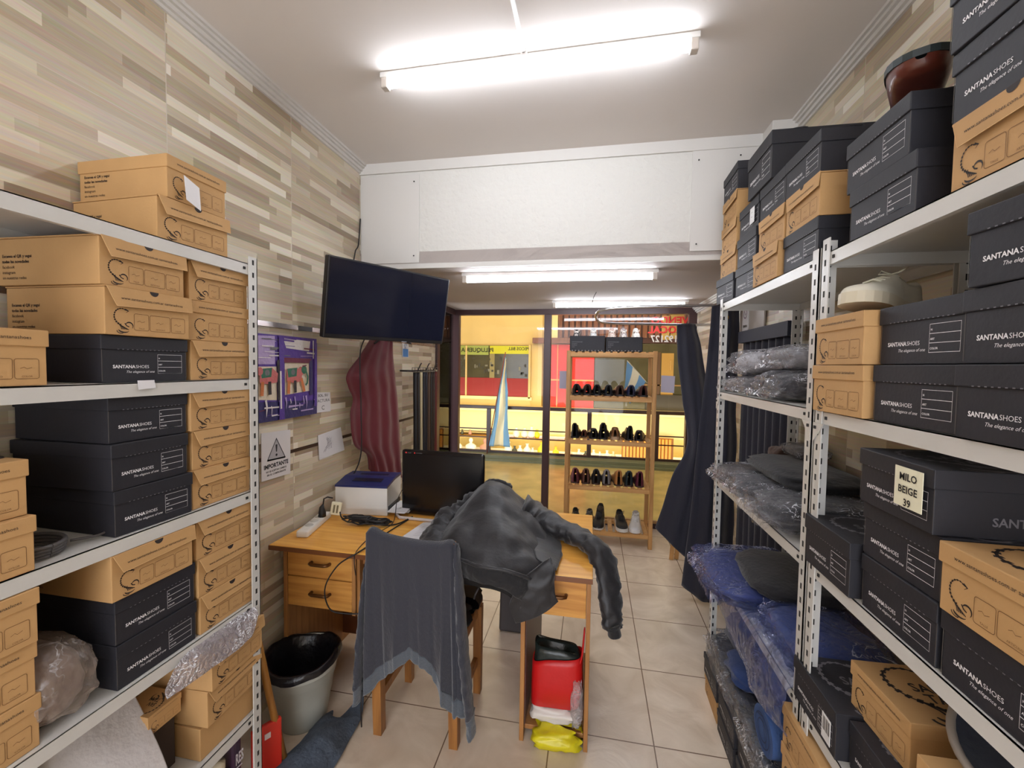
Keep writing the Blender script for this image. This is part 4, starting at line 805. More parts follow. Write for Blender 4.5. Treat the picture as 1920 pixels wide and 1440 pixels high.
inner = [[(-0.62, 1.575, 0.715), (-0.50, 1.56, 0.73), (-0.40, 1.55, 0.735), (-0.30, 1.56, 0.725), (-0.235, 1.57, 0.69)], [(-0.60, 1.585, 0.70), (-0.50, 1.585, 0.695), (-0.42, 1.585, 0.69), (-0.32, 1.585, 0.69), (-0.245, 1.58, 0.65)], [(-0.58, 1.59, 0.69), (-0.50, 1.59, 0.685), (-0.42, 1.59, 0.68), (-0.30, 1.59, 0.66), (-0.262, 1.575, 0.61)]]
b = MB(); b.grid(patch(off(inner), 14, 26, 0.006, 9, 9.0)); b.build('lining', jin, t, solid=0.004)
def sleeve(name, pts, rad, seg, m, flat=0.6, wr=0.35, seed=1, n=56):
    p = [Vector(q) + OFF for q in spline(pts, n)]; r = lerp_list(rad, n); b = MB(); b.tube(p, r, seg, flat=flat, wr=wr, seed=seed); return b.build(name, m, t)
s = sleeve('sleeve', [(-0.32, 2.00, 0.86), (-0.24, 2.00, 0.825), (-0.17, 1.97, 0.805), (-0.09, 1.93, 0.795), (-0.02, 1.87, 0.79), (0.035, 1.80, 0.785), (0.072, 1.74, 0.74), (0.088, 1.70, 0.66), (0.098, 1.68, 0.58), (0.105, 1.67, 0.53)], [0.10, 0.092, 0.08, 0.068, 0.062, 0.058, 0.055, 0.052, 0.048, 0.042], 20, jk, 0.62)
sleeve('cuff', [(0.103, 1.672, 0.545), (0.108, 1.668, 0.525), (0.112, 1.665, 0.505)], [0.043, 0.036, 0.037], 20, rib, 0.7, 0.1, n=8)
sleeve('sleeve', [(-0.48, 2.01, 0.91), (-0.55, 2.00, 0.87), (-0.61, 1.96, 0.83), (-0.66, 1.90, 0.82), (-0.675, 1.80, 0.79), (-0.66, 1.70, 0.785), (-0.63, 1.62, 0.785)], [0.07, 0.07, 0.066, 0.06, 0.056, 0.054, 0.05], 20, jk, 0.72, 0.4, 5)
b = MB(); cl = [(-0.505, 2.04, 0.95), (-0.485, 2.00, 0.978), (-0.445, 1.985, 0.99), (-0.405, 2.0, 0.975), (-0.385, 2.04, 0.95)]
b.tube([Vector(p) + OFF for p in spline(cl, 30)], 0.014, 10, wr=0.4, seed=8); b.build('collar', rib, t)
b = MB(); b.tube([Vector(p) + OFF for p in ((-0.405, 1.545, 0.70), (-0.42, 1.54, 0.67), (-0.424, 1.54, 0.655))], 0.004, 6); b.build('zip_pull', blk_mt, t)
tag(t, 'black bomber jacket heaped over the right half of the desk', 'jacket')
# ---------------------------------------------------------------- chair with cardigan
cw = wood('chair_wood', (134, 86, 40), (166, 112, 56), 2, 0.45)
t = empty('wooden_chair', (-0.68, 1.75, 0), 0)
def cpart(n, b, m=cw): return b.build(n, m, t)
co = Vector((0.68, -1.75, 0))
def taper(p0, p1, w0, w1):
    b = MB(); p0 = Vector(p0) + co; p1 = Vector(p1) + co
    vs = []
    for p, w in ((p0, w0), (p1, w1)): vs += [p + Vector((sx * w[0] / 2, sy * w[1] / 2, 0)) for sx, sy in ((-1, -1), (1, -1), (1, 1), (-1, 1))]
    b.add(vs, [(3, 2, 1, 0), (4, 5, 6, 7), (0, 1, 5, 4), (1, 2, 6, 5), (2, 3, 7, 6), (3, 0, 4, 7)]); return b
for x, xb in ((-0.845, -0.840), (-0.515, -0.520)):
    b = taper((x, 1.60, 0), (x, 1.58, 0.44), (0.036, 0.040), (0.040, 0.044)); v0 = len(b.v); b2 = taper((x, 1.58, 0.44), (xb, 1.545, 0.865), (0.040, 0.044), (0.034, 0.026)); b.add(b2.v, b2.f); cpart('leg', b)
for x in (-0.845, -0.50):
    cpart('leg', taper((x, 1.90, 0), (x, 1.895, 0.425), (0.034, 0.034), (0.040, 0.040)))
b = MB(); b.bx(-0.87 + .68, -0.485 + .68, 1.585 - 1.75, 1.925 - 1.75, 0.425, 0.450, 0, 0.006); cpart('seat', b)
for z in (0.40, 0.16):
    for x in (-0.845, -0.507):
        b = MB(); b.bx(x - 0.011 + .68, x + 0.011 + .68, 1.61 - 1.75, 1.89 - 1.75, z - 0.02, z + 0.018, 0, 0.002); cpart('side_rail', b)
b = MB(); b.bx(-0.83 + .68, -0.53 + .68, 1.575 - 1.75, 1.595 - 1.75, 0.375, 0.42, 0, 0.002); cpart('rear_rail', b)
b = MB(); b.bx(-0.83 + .68, -0.52 + .68, 1.885 - 1.75, 1.905 - 1.75, 0.375, 0.42, 0, 0.002); cpart('front_rail', b)
for z in (0.60, 0.72, 0.83):
    y = 1.58 - (z - 0.44) * 0.082; b = MB(); b.bx(-0.83 + .68, -0.53 + .68, y - 0.008 - 1.75, y + 0.008 - 1.75, z - 0.025, z + 0.025, 0, 0.003); cpart('back_slat', b)
tag(t, 'wooden chair with square legs pushed up to the desk, draped in clothes', 'chair')
cd = M('slate_grey_knit', (48, 49, 58), 0.9, bump=0.35, bscale=140, sheen=0.3, stretch=(1, 1, 0.4)); cdr = M('lighter_rib_hem', (78, 84, 92), 0.9, bump=0.3, bscale=120, sheen=0.4)
t = empty('grey_cardigan', (-0.68, 1.55, 0.85)); OF2 = Vector((0.68, -1.55, -0.85))
rows = []
top = [(-0.868, 0.0, 0.868), (-0.845, 0, 0.890), (-0.80, 0, 0.872), (-0.74, 0, 0.862), (-0.68, 0, 0.857), (-0.62, 0, 0.855), (-0.56, 0, 0.858), (-0.52, 0, 0.868), (-0.495, 0, 0.850)]
botz = [0.17, 0.235, 0.29, 0.355, 0.40, 0.36, 0.27, 0.185, 0.16]; botx = [-0.905, -0.845, -0.79, -0.73, -0.67, -0.61, -0.555, -0.51, -0.455]
NX = 110; NZ = 60
tp = spline(top, NX); bz = lerp_list(botz, NX); bxx = spline([(v, 0, 0) for v in botx], NX)
def card_pt(j, f):
    p = tp[j]; u = j / (NX - 1); x = p.x * (1 - f) + bxx[j].x * f; z = p.z * (1 - f) + bz[j] * f
    yb = 1.525 - 0.008 + (0.862 - z) * 0.075
    if u < 0.08 or u > 0.92: yb += 0.02
    fold = (0.001 + 0.010 * f) * math.sin(u * 23 + 2.5 * math.sin(u * 7) + f) + 0.026 * f * noise.noise(Vector((u * 7, f * 1.2, 1))) + 0.012 * f * noise.noise(Vector((u * 19, f * 1.5, 4)))
    return Vector((x + 0.004 * f * math.sin(u * 60), yb - 0.006 - 0.03 * f + fold, z)) + OF2
back = [[Vector((tp[j].x, 1.565, tp[j].z - 0.16)) + OF2 for j in range(NX)], [Vector((tp[j].x, 1.568, tp[j].z - 0.05)) + OF2 for j in range(NX)], [Vector((tp[j].x, 1.556, tp[j].z + 0.002)) + OF2 for j in range(NX)], [Vector((tp[j].x, 1.54, tp[j].z + 0.009)) + OF2 for j in range(NX)]]
P = back + [[card_pt(j, i / NZ * 0.90) for j in range(NX)] for i in range(NZ + 1)]
b = MB(); b.grid(P); b.build('body', cd, t, solid=0.004)
P = [[card_pt(j, 0.895 + 0.105 * i / 8) + Vector((0, -0.002 - 0.002 * math.sin(j * 1.1), 0)) for j in range(NX)] for i in range(9)]
b = MB(); b.grid(P); b.build('hem', cdr, t, solid=0.005)
def sl2(pts, rad, m, nm, seed, n=44, flat=0.45):
    b = MB(); b.tube([Vector(q) + OF2 for q in spline(pts, n)], lerp_list(rad, n), 16, flat=flat, wr=0.35, seed=seed); return b.build(nm, m, t)
sl2([(-0.505, 1.56, 0.85), (-0.485, 1.545, 0.70), (-0.465, 1.53, 0.50), (-0.445, 1.525, 0.32), (-0.432, 1.53, 0.20)], [0.022, 0.036, 0.040, 0.038, 0.034], cd, 'sleeve', 2)
sl2([(-0.434, 1.53, 0.215), (-0.428, 1.53, 0.16), (-0.425, 1.53, 0.125)], [0.036, 0.032, 0.034], cdr, 'cuff', 3, 10)
sl2([(-0.86, 1.56, 0.85), (-0.880, 1.545, 0.65), (-0.895, 1.535, 0.42), (-0.905, 1.535, 0.24)], [0.016, 0.026, 0.030, 0.030], cd, 'sleeve', 6)
sl2([(-0.904, 1.535, 0.255), (-0.908, 1.535, 0.20), (-0.91, 1.535, 0.17)], [0.030, 0.026, 0.028], cdr, 'cuff', 7, 10)
b = MB(); b.tube([Vector(q) + OF2 for q in ((-0.875, 1.512, 0.24), (-0.880, 1.512, 0.16), (-0.877, 1.512, 0.09))], 0.003, 6); b.build('tie_cord', blk_mt, t)
tag(t, 'slate grey knitted cardigan hung over the chair back', 'cardigan')
b = MB(); b.grid(blob((0.30, 0.28, 0.09), 3, 0.22, 2.2)); o = b.build('black_cloth', jin, None, (-0.62, 1.76, 0.451)); tag(o, 'black garment folded on the chair seat', 'garment')
# ---------------------------------------------------------------- bin, mop, bags
t = empty('waste_bin', (-1.205, 1.60, 0)); bg = M('bin_grey_plastic', (178, 178, 168), 0.45)
b = MB(); b.lathe([(0, 0.004), (0.092, 0.0), (0.096, 0.01), (0.112, 0.11), (0.1145, 0.115), (0.1145, 0.125), (0.118, 0.13), (0.126, 0.20), (0.131, 0.203), (0.131, 0.213), (0.134, 0.215), (0.138, 0.262), (0.150, 0.268), (0.152, 0.282), (0.146, 0.286), (0.141, 0.275), (0.139, 0.24)], n=40); b.build('bucket', bg, t)
P = []
for i, (r, z) in enumerate([(0.02, 0.05), (0.085, 0.06), (0.105, 0.16), (0.122, 0.24), (0.136, 0.285), (0.143, 0.298), (0.154, 0.297), (0.158, 0.280), (0.157, 0.268)]):
    P.append([((r * (1 + 0.03 * noise.noise(Vector((k * 0.5, i * 0.7, 2))))) * math.cos(2 * PI * k / 56), (r * (1 + 0.03 * noise.noise(Vector((k * 0.5, i, 5))))) * math.sin(2 * PI * k / 56), z + (0.012 if i > 3 else 0.006) * noise.noise(Vector((math.cos(k / 9.0) * 2, math.sin(k / 9.0) * 2, i * 0.5))) + (0.012 if 4 <= i else 0) * math.sin(2 * PI * k / 56 * 2 + 1)) for k in range(56)])
b = MB(); b.grid(P, cv=True); b.build('bin_liner', M('black_bin_bag', (22, 20, 24), 0.28, bump=0.5, bscale=30), t)
tag(t, 'round pale grey waste bin with a black bin liner beside the desk', 'bin')
rag = M('denim_grey_rag', (74, 84, 98), 0.92, bump=0.5, bscale=90, var=0.2, vscale=40)
t = empty('floor_mop', (-1.10, 1.38, 0)); O3 = Vector((1.10, -1.38, 0))
b = MB(); b.tube([Vector(q) + O3 for q in ((-1.138, 1.265, 0.60), (-1.125, 1.305, 0.36), (-1.105, 1.36, 0.045))], 0.0125, 12); b.build('handle', wood('mop_handle_wood', (150, 100, 40), (176, 124, 58), 2, 0.4), t)
b = MB(); b.box((-1.10 + 1.10, 1.35 - 1.38, 0.03), (0.24, 0.035, 0.04), 0, 0.008, Matrix.Rotation(0.9, 3, 'Z')); b.build('squeegee_head', blk_mt, t)
C = [[(-1.16, 1.22, 0.03), (-1.08, 1.22, 0.05), (-0.99, 1.24, 0.05), (-0.93, 1.29, 0.01)], [(-1.14, 1.33, 0.055), (-1.07, 1.34, 0.075), (-0.99, 1.36, 0.06), (-0.93, 1.42, 0.012)], [(-1.14, 1.42, 0.02), (-1.06, 1.46, 0.07), (-0.99, 1.49, 0.06), (-0.94, 1.55, 0.012)], [(-1.13, 1.50, 0.01), (-1.08, 1.55, 0.05), (-1.01, 1.585, 0.045), (-0.95, 1.64, 0.02)], [(-1.135, 1.60, 0.008), (-1.09, 1.64, 0.02), (-1.045, 1.60, 0.02), (-0.99, 1.73, 0.05)]]
b = MB(); b.grid(patch([[Vector(p) + O3 for p in r] for r in C], 60, 50, 0.010, 9, 3.3, ridge=0.6)); b.build('floor_cloth', rag, t, solid=0.005)
tag(t, 'mop with a wooden handle and grey-blue rag spread on the floor', 'mop')
t = empty('red_shopping_bag', (-0.115, 1.82, 0.05)); rb = M('red_bag_plastic', (196, 22, 24), 0.4, bump=0.3, bscale=12)
W2 = 0.112
def ringp(z, wx, wy, sag=0.0, cx=0.0):
    return [(cx + math.copysign(abs(math.cos(a)) ** 0.6, math.cos(a)) * wx, math.copysign(abs(math.sin(a)) ** 0.7, math.sin(a)) * wy - 0.06, z + sag * math.cos(a) ** 1 + 0.004 * math.sin(a * 3)) for a in [2 * PI * k / 40 for k in range(40)]]
b = MB(); b.grid([ringp(0.075, 0.095, 0.045, 0.005, -0.01), ringp(0.085, 0.104, 0.055, 0.005, -0.005), ringp(0.18, 0.108, 0.06, 0.006), ringp(0.26, 0.106, 0.055, 0.012), ringp(0.285, 0.104, 0.05, 0.022), ringp(0.283, 0.100, 0.046, 0.022), ringp(0.2, 0.10, 0.05, 0.01)], cv=True); b.build('bag_body', rb, t)
b = MB(); b.tube(spline([(0.095, -0.10, 0.29), (0.103, -0.105, 0.33), (0.108, -0.108, 0.40), (0.110, -0.10, 0.43), (0.110, -0.05, 0.38), (0.106, -0.02, 0.30)], 30), [0.012 - 0.006 * (i / 29) for i in range(30)], 8, flat=0.4); b.build('handle', rb, t)
b = MB(); b.grid([ringp(0.25, 0.100, 0.045), ringp(0.30, 0.095, 0.044, -0.004), ringp(0.325, 0.090, 0.040, -0.012, -0.006), ringp(0.315, 0.07, 0.028, -0.01, -0.006), ringp(0.28, 0.03, 0.012, 0, -0.006)], cv=True); b.build('inner_bag', M('black_green_bag', (32, 40, 38), 0.25, bump=0.5, bscale=20), t)
tag(t, 'red plastic shopping bag hanging inside the right end of the desk', 'bag')
b = MB(); b.grid(blob((0.20, 0.12, 0.06), 5, 0.25, 2.5)); o = b.build('white_bag', M('white_bag_plastic', (214, 206, 198), 0.35, bump=0.4, bscale=18), None, (-0.12, 1.755, 0.068)); tag(o, 'crumpled white plastic bag under the red bag', 'bag')
b = MB(); b.grid(blob((0.20, 0.13, 0.075), 11, 0.32, 2.2)); o = b.build('yellow_bag', M('yellow_bag_plastic', (220, 206, 30), 0.35, bump=0.4, bscale=16), None, (-0.105, 1.70, 0.0)); tag(o, 'crumpled yellow plastic bag at the foot of the desk under the red bag', 'bag')
b = MB(); b.grid(blob((0.05, 0.14, 0.20), 7, 0.25, 2.5)); o = b.build('clear_bag', film('clear_bag_film', (210, 200, 200), 0.3), None, (-0.03, 1.75, 0.06)); tag(o, 'clear plastic bag squeezed beside the red bag', 'bag')
# ---------------------------------------------------------------- television and wall things
t = empty('television', (-1.045, 2.115, 1.86)); 
P0, P1, P2, P3 = Vector((-1.203, 1.792, 2.049)), Vector((-0.834, 2.41, 2.051)), Vector((-0.89, 2.445, 1.671)), Vector((-1.258, 1.826, 1.670))
cen = (P0 + P1 + P2 + P3) / 4; ex = ((P1 - P0) + (P2 - P3)).normalized(); ez = ((P0 - P3) + (P1 - P2)).normalized(); ez = (ez - ex * ez.dot(ex)).normalized(); ey = ez.cross(ex)
t.matrix_world = Matrix(((ex.x, ey.x, ez.x, cen.x), (ex.y, ey.y, ez.y, cen.y), (ex.z, ey.z, ez.z, cen.z), (0, 0, 0, 1)))
b = MB(); b.box((0, 0.02, 0), (0.725, 0.04, 0.385), 0, 0.006); b.box((0, 0.045, -0.03), (0.42, 0.03, 0.22), 0, 0.01); b.build('casing', blk_mt, t)
b = MB(); b.box((0, -0.0008, 0.006), (0.703, 0.002, 0.355), 0); b.build('screen', M('tv_screen', (26, 28, 42), 0.13), t)
b = MB(); b.box((0.09, -0.002, -0.19), (0.03, 0.004, 0.004), 0); b.build('status_strip', M('strip_silver', (150, 150, 160), 0.3), t)
tag(t, 'black flat television tilted down from the left wall', 'television')
b = MB(); b.tube([(-1.395, 2.16, 1.86), (-1.22, 2.16, 1.86), (-1.11, 2.14, 1.86)], 0.018, 8); b.bx(-1.398, -1.385, 2.10, 2.22, 1.76, 1.96, 0, 0.003)
tag(b.build('wall_bracket', blk_mt), 'black wall bracket arm holding the television', 'bracket')
b = MB(); b.tube(spline([(-1.392, 2.385, 2.42), (-1.39, 2.36, 2.26), (-1.388, 2.32, 2.20), (-1.385, 2.30, 2.05), (-1.25, 2.2, 1.75), (-1.262, 2.16, 1.60), (-1.262, 2.17, 1.30), (-1.262, 2.17, 1.05), (-1.30, 2.16, 0.93), (-1.34, 2.13, 0.86)], 60), 0.0035, 6)
tag(b.build('television_cable', blk_mt), 'thin black cable running down from the television past the maroon garment', 'cable')
# elephant painting
t = empty('painting', (XL, 1.745, 1.48)); b = MB(); b.bx(0.0, 0.022, -0.20, 0.20, -0.19, 0.19, 0); b.build('canvas', M('canvas_edge', (74, 50, 130), 0.7), t)
cols = {'purple': (86, 58, 150), 'lilac': (180, 160, 206), 'white': (226, 222, 222), 'cream': (226, 212, 190), 'dark': (44, 36, 44), 'green': (48, 110, 88), 'pink': (200, 110, 110), 'orange': (206, 120, 70), 'blue': (52, 48, 104), 'grey': (112, 112, 116), 'maroon': (110, 40, 70)}
names = list(cols); pm = [M('paint_' + k, cols[k], 0.5, bump=0.3, bscale=60) for k in names]; b = MB(); e = [0.0225]
def pf(u, v): return (e[0], u, v)
def poly(pts, k): e[0] += 0.00012; b.flatp(pts, pf, names.index(k))
def rib_(pts, w, k): e[0] += 0.00012; b.ribbon(pts, w, pf, names.index(k))
poly([(-0.2, -0.19), (0.2, -0.19), (0.2, 0.19), (-0.2, 0.19)], 'purple'); rr = random.Random(9)
poly([(-0.2, -0.19), (0.2, -0.19), (0.2, -0.12), (-0.2, -0.10)], 'blue'); poly([(-0.2, 0.06), (-0.09, 0.06), (-0.09, 0.185), (-0.2, 0.18)], 'lilac')
poly([(-0.2, -0.09), (-0.08, -0.10), (-0.08, 0.05), (-0.2, 0.05)], 'cream'); poly([(-0.03, -0.08), (0.14, -0.07), (0.14, 0.07), (-0.03, 0.07)], 'cream')
poly([(-0.02, 0.135), (0.14, 0.125), (0.15, 0.175), (-0.04, 0.18)], 'white')
for k in range(30):
    u = rr.uniform(-0.19, 0.14); v = rr.choice((rr.uniform(0.08, 0.18), rr.uniform(0.08, 0.18), rr.uniform(-0.12, -0.17))); rib_([(u, v), (u + rr.uniform(.03, .10), v + rr.uniform(-.004, .004))], rr.uniform(0.002, 0.008), rr.choice(('white', 'lilac', 'purple', 'maroon', 'grey')))
for u in (-0.15, -0.12, -0.068, -0.03, 0.0, 0.03, 0.06, 0.09, 0.11, 0.17): rib_([(u, -0.08 - rr.random() * 0.05), (u + 0.006, -0.11 - rr.random() * 0.02), (u + 0.003, -0.12 - rr.random() * 0.05)], [rr.uniform(.004, .014), rr.uniform(.002, .010), 0.001], rr.choice(('white', 'lilac')))
rib_([(-0.055, 0.19), (-0.055, -0.19)], 0.032, 'purple'); rib_([(-0.075, 0.08), (-0.073, -0.1)], 0.016, 'dark'); rib_([(-0.062, 0.03), (-0.060, -0.14)], 0.010, 'white')
rib_([(-0.04, 0.08), (0.15, 0.078)], 0.022, 'maroon'); rib_([(0.148, 0.08), (0.15, -0.09)], 0.022, 'blue'); rib_([(0.185, 0.17), (0.183, -0.15)], 0.02, 'purple'); rib_([(0.165, 0.18), (0.165, 0.09)], 0.006, 'white')
for ox, lim in ((-0.165, 1), (-0.005, 1)):
    poly([(ox - 0.02, 0.04), (ox + 0.05, 0.045), (ox + 0.085, 0.02), (ox + 0.08, -0.02), (ox + 0.02, -0.025), (ox - 0.02, -0.02)], 'pink'); poly([(ox - 0.018, 0.04), (ox + 0.05, 0.045), (ox + 0.045, 0.005), (ox - 0.01, 0.0)], 'green')
    poly(arc(ox + 0.022, 0.024, 0.014, 0, 360, 10), 'grey'); rib_([(ox + 0.035, -0.015), (ox + 0.037, -0.072)], 0.018, 'dark'); rib_([(ox - 0.005, -0.015), (ox - 0.01, -0.075)], 0.018, 'orange')
    if ox > -0.1:
        poly(arc(ox + 0.075, 0.028, 0.022, 0, 360, 12), 'pink'); poly(arc(ox + 0.098, 0.035, 0.020, 0, 360, 12), 'green'); rib_([(ox + 0.11, 0.035), (ox + 0.125, 0.0), (ox + 0.12, -0.03), (ox + 0.108, -0.04)], 0.011, 'green'); rib_([(ox + 0.078, -0.005), (ox + 0.10, -0.07)], 0.016, 'orange')
        rib_([(ox + 0.085, 0.052), (ox + 0.115, 0.056)], 0.006, 'maroon')
    else: poly(arc(ox - 0.02, 0.03, 0.018, 0, 360, 10), 'pink')
b.build('painted_surface', pm, t, fix=False); tag(t, 'purple painting of colourful elephants on the left wall', 'painting')
def wall_paper(name, corners, lines, label, cat='sign', extra=None):
    x = XL + 0.004; b = MB(); b.add([(x, y, z) for y, z in corners] + [(x + 0.001, y, z) for y, z in corners], [(0, 3, 2, 1), (4, 5, 6, 7), (0, 1, 5, 4), (1, 2, 6, 5), (2, 3, 7, 6), (3, 0, 4, 7)], 0)
    for w, y, z, s, bd, sx in lines: b.text(w, s, lambda u, v: (x + 0.0014, y + u, z + v), 1, bd, 'CENTER', sx=sx)
    if extra: extra(b, lambda u, v: (x + 0.0015, u, v))
    o = b.build(name, [paper_m, M('sign_ink', (40, 40, 46), 0.7), M('sign_grey', (176, 174, 180), 0.7), M('pencil_grey', (130, 128, 140), 0.8)], fix=False); return tag(o, label, cat)
wall_paper('paper_sign', [(1.952, 1.291), (2.088, 1.287), (2.084, 1.391), (1.951, 1.398)], [('SOL. SU', 2.02, 1.372, 0.018, 0.02, 1.4), ('FACTURA', 2.02, 1.343, 0.022, 0.0, 1.2), ('C', 2.02, 1.302, 0.032, 0.0, 1.2)], 'small white handwritten paper beside the elephant painting')
def tri(b, f):
    b.flatp([(1.625, 1.115), (1.735, 1.110), (1.680, 1.205)], lambda u, v: f(u, v), 2); g = lambda u, v: tuple(a + (0.0004 if i == 0 else 0) for i, a in enumerate(f(u, v)))
    b.ribbon([(1.625, 1.115), (1.735, 1.110), (1.680, 1.205)], 0.008, g, 1, closed=True); b.ribbon([(1.680, 1.178), (1.680, 1.145)], [0.012, 0.006], g, 1); b.flatp(arc(1.68, 1.131, 0.006, 0, 360, 10), g, 1)
wall_paper('warning_sign', [(1.59, 1.030), (1.770, 1.024), (1.772, 1.232), (1.592, 1.241)], [('IMPORTANTE', 1.680, 1.078, 0.026, 0.04, 0.95), ('NO SE ACEPTAN CAMBIOS', 1.680, 1.060, 0.011, 0.03, 0.95), ('SIN SU COMPROBANTE', 1.680, 1.045, 0.011, 0.03, 1.0)], 'white warning notice with a triangle on the left wall', extra=tri)
rr = random.Random(2)
def scr(b, f):
    for i in range(9): b.ribbon([(2.04 + rr.uniform(-.02, .06), 1.07 + rr.uniform(0, .08)) for _ in range(4)], 0.0012, f, 3)
wall_paper('loose_paper', [(1.988, 1.039), (2.22, 1.048), (2.182, 1.186), (1.978, 1.171)], [], 'crooked white paper with faint scribbles on the dark wall band', 'paper', scr)
b = MB(); b.bx(XL + 0.002, XL + 0.004, 2.98, 3.09, 1.60, 1.72, 0); b.bx(XL + 0.004, XL + 0.005, 2.99, 3.08, 1.605, 1.665, 1); b.ribbon(arc(3.035, 1.69, 0.018, 0, 270, 10), 0.006, lambda u, v: (XL + 0.0056, u, v), 1)
tag(b.build('wall_sticker', [paper_m, M('sticker_blue', (60, 130, 200), 0.5)], fix=False), 'small blue and white sticker on the left wall above the belts', 'sticker')
# maroon garment hanging
mr = M('maroon_cloth', (98, 28, 38), 0.62, bump=0.15, bscale=30, sheen=0.2)
t = empty('maroon_garment', (-1.25, 2.45, 1.65)); O4 = Vector((1.25, -2.45, -1.65))
C = [[(-1.34, 2.44, 1.72), (-1.285, 2.42, 1.73), (-1.25, 2.46, 1.73), (-1.235, 2.49, 1.72)], [(-1.34, 2.3, 1.6), (-1.285, 2.32, 1.6), (-1.25, 2.42, 1.6), (-1.235, 2.51, 1.6)], [(-1.34, 2.155, 1.49), (-1.285, 2.26, 1.49), (-1.25, 2.4, 1.49), (-1.235, 2.535, 1.49)], [(-1.34, 2.165, 1.42), (-1.285, 2.29, 1.4), (-1.25, 2.43, 1.39), (-1.235, 2.555, 1.38)], [(-1.34, 2.215, 1.345), (-1.285, 2.31, 1.31), (-1.25, 2.44, 1.29), (-1.235, 2.575, 1.28)], [(-1.34, 2.18, 1.25), (-1.285, 2.31, 1.2), (-1.25, 2.45, 1.17), (-1.235, 2.595, 1.15)], [(-1.34, 2.22, 1.09), (-1.285, 2.32, 1.07), (-1.25, 2.46, 1.04), (-1.235, 2.616, 1.02)], [(-1.34, 2.36, 1), (-1.285, 2.39, 0.96), (-1.25, 2.5, 0.92), (-1.235, 2.63, 0.9)], [(-1.34, 2.39, 0.9), (-1.285, 2.42, 0.85), (-1.25, 2.52, 0.82), (-1.235, 2.645, 0.79)]]
P = patch([[Vector(p) + O4 for p in r] for r in C], 60, 70, 0.008, 6, 1.5)
for i in range(60):
    for j in range(70):
        P[i][j] = P[i][j] + Vector((0.8, -0.6, 0)) * (0.010 * math.sin(j * 0.42 + 0.8 * math.sin(i * 0.05)) * (0.3 + 0.7 * i / 60))
b = MB(); b.grid(P); b.build('cloth', mr, t, solid=0.006)
b = MB(); b.tube([(-0.03, -0.10, 0.02), (0.0, -0.02, 0.075), (0.12, 0.09, 0.03)], 0.006, 6); b.tube([(0.0, -0.02, 0.075), (-0.02, -0.02, 0.12), (-0.14, -0.02, 0.125)], 0.003, 6); b.build('hanger', M('hanger_dark', (40, 34, 34), 0.5), t)
b = MB(); b.box((-0.055, -0.10, -0.24), (0.02, 0.02, 0.03), 0, 0.003); b.build('button_tag', blk_mt, t)
tag(t, 'maroon apron-like garment hanging on the left wall under the television', 'garment')
# belts
rr = random.Random(11); bc = [(24, 22, 26), (36, 30, 30), (206, 190, 150), (26, 26, 36), (30, 30, 40), (84, 60, 44), (44, 36, 30), (60, 44, 36), (110, 44, 40)]
bl = ['black', 'dark charcoal', 'cream', 'navy black', 'navy', 'brown', 'dark olive brown', 'dark brown', 'reddish brown']
b = MB(); b.tube([(XL + 0.01, 2.93, 1.50), (XL + 0.11, 2.93, 1.50), (XL + 0.11, 3.42, 1.50), (XL + 0.01, 3.42, 1.50)], 0.007, 8)
for k in range(3): b.tube([(XL + 0.11, 3.02 + 0.16 * k, 1.50), (XL + 0.13, 3.02 + 0.16 * k, 1.545), (XL + 0.14, 3.02 + 0.16 * k, 1.56)], 0.005, 6)
tag(b.build('belt_rack', M('rack_chrome', (70, 66, 66), 0.3, metal=0.8)), 'dark metal wall rack with hooks holding the hanging belts', 'rack')
for k in range(9):
    y = 2.97 + k * 0.052; ln = rr.uniform(0.72, 0.95) if k not in (5, 6) else 0.95; t = empty('belt', (XL + 0.11, y, 1.49)); w = 0.030
    pts = [(0.0, 0, 0.0), (0.004 + rr.uniform(-.005, .005), 0, -ln * 0.5), (rr.uniform(-.008, .008), 0, -ln)]
    b = MB(); P = [[Vector((p.x - w / 2, rr.uniform(-.001, .001), p.z)), Vector((p.x + w / 2, 0.0, p.z))] for p in spline(pts, 14)]; b.grid(P); b.build('strap', M('belt_%d' % k, bc[k], 0.5), t, solid=0.004)
    b = MB(); b.tube([(-0.022, -0.004, 0.004), (0.022, -0.004, 0.004), (0.022, -0.004, 0.034), (-0.022, -0.004, 0.034), (-0.022, -0.004, 0.004)], 0.003, 6); b.build('buckle', M('buckle_steel', (170, 166, 160), 0.25, metal=1), t)
    tag(t, '%s leather belt hanging by its buckle, %s of nine on the wall rack' % (bl[k], ['nearest', 'second', 'third', 'fourth', 'fifth', 'sixth', 'seventh', 'eighth', 'farthest'][k]), 'belt', 'belts hanging on the left wall')
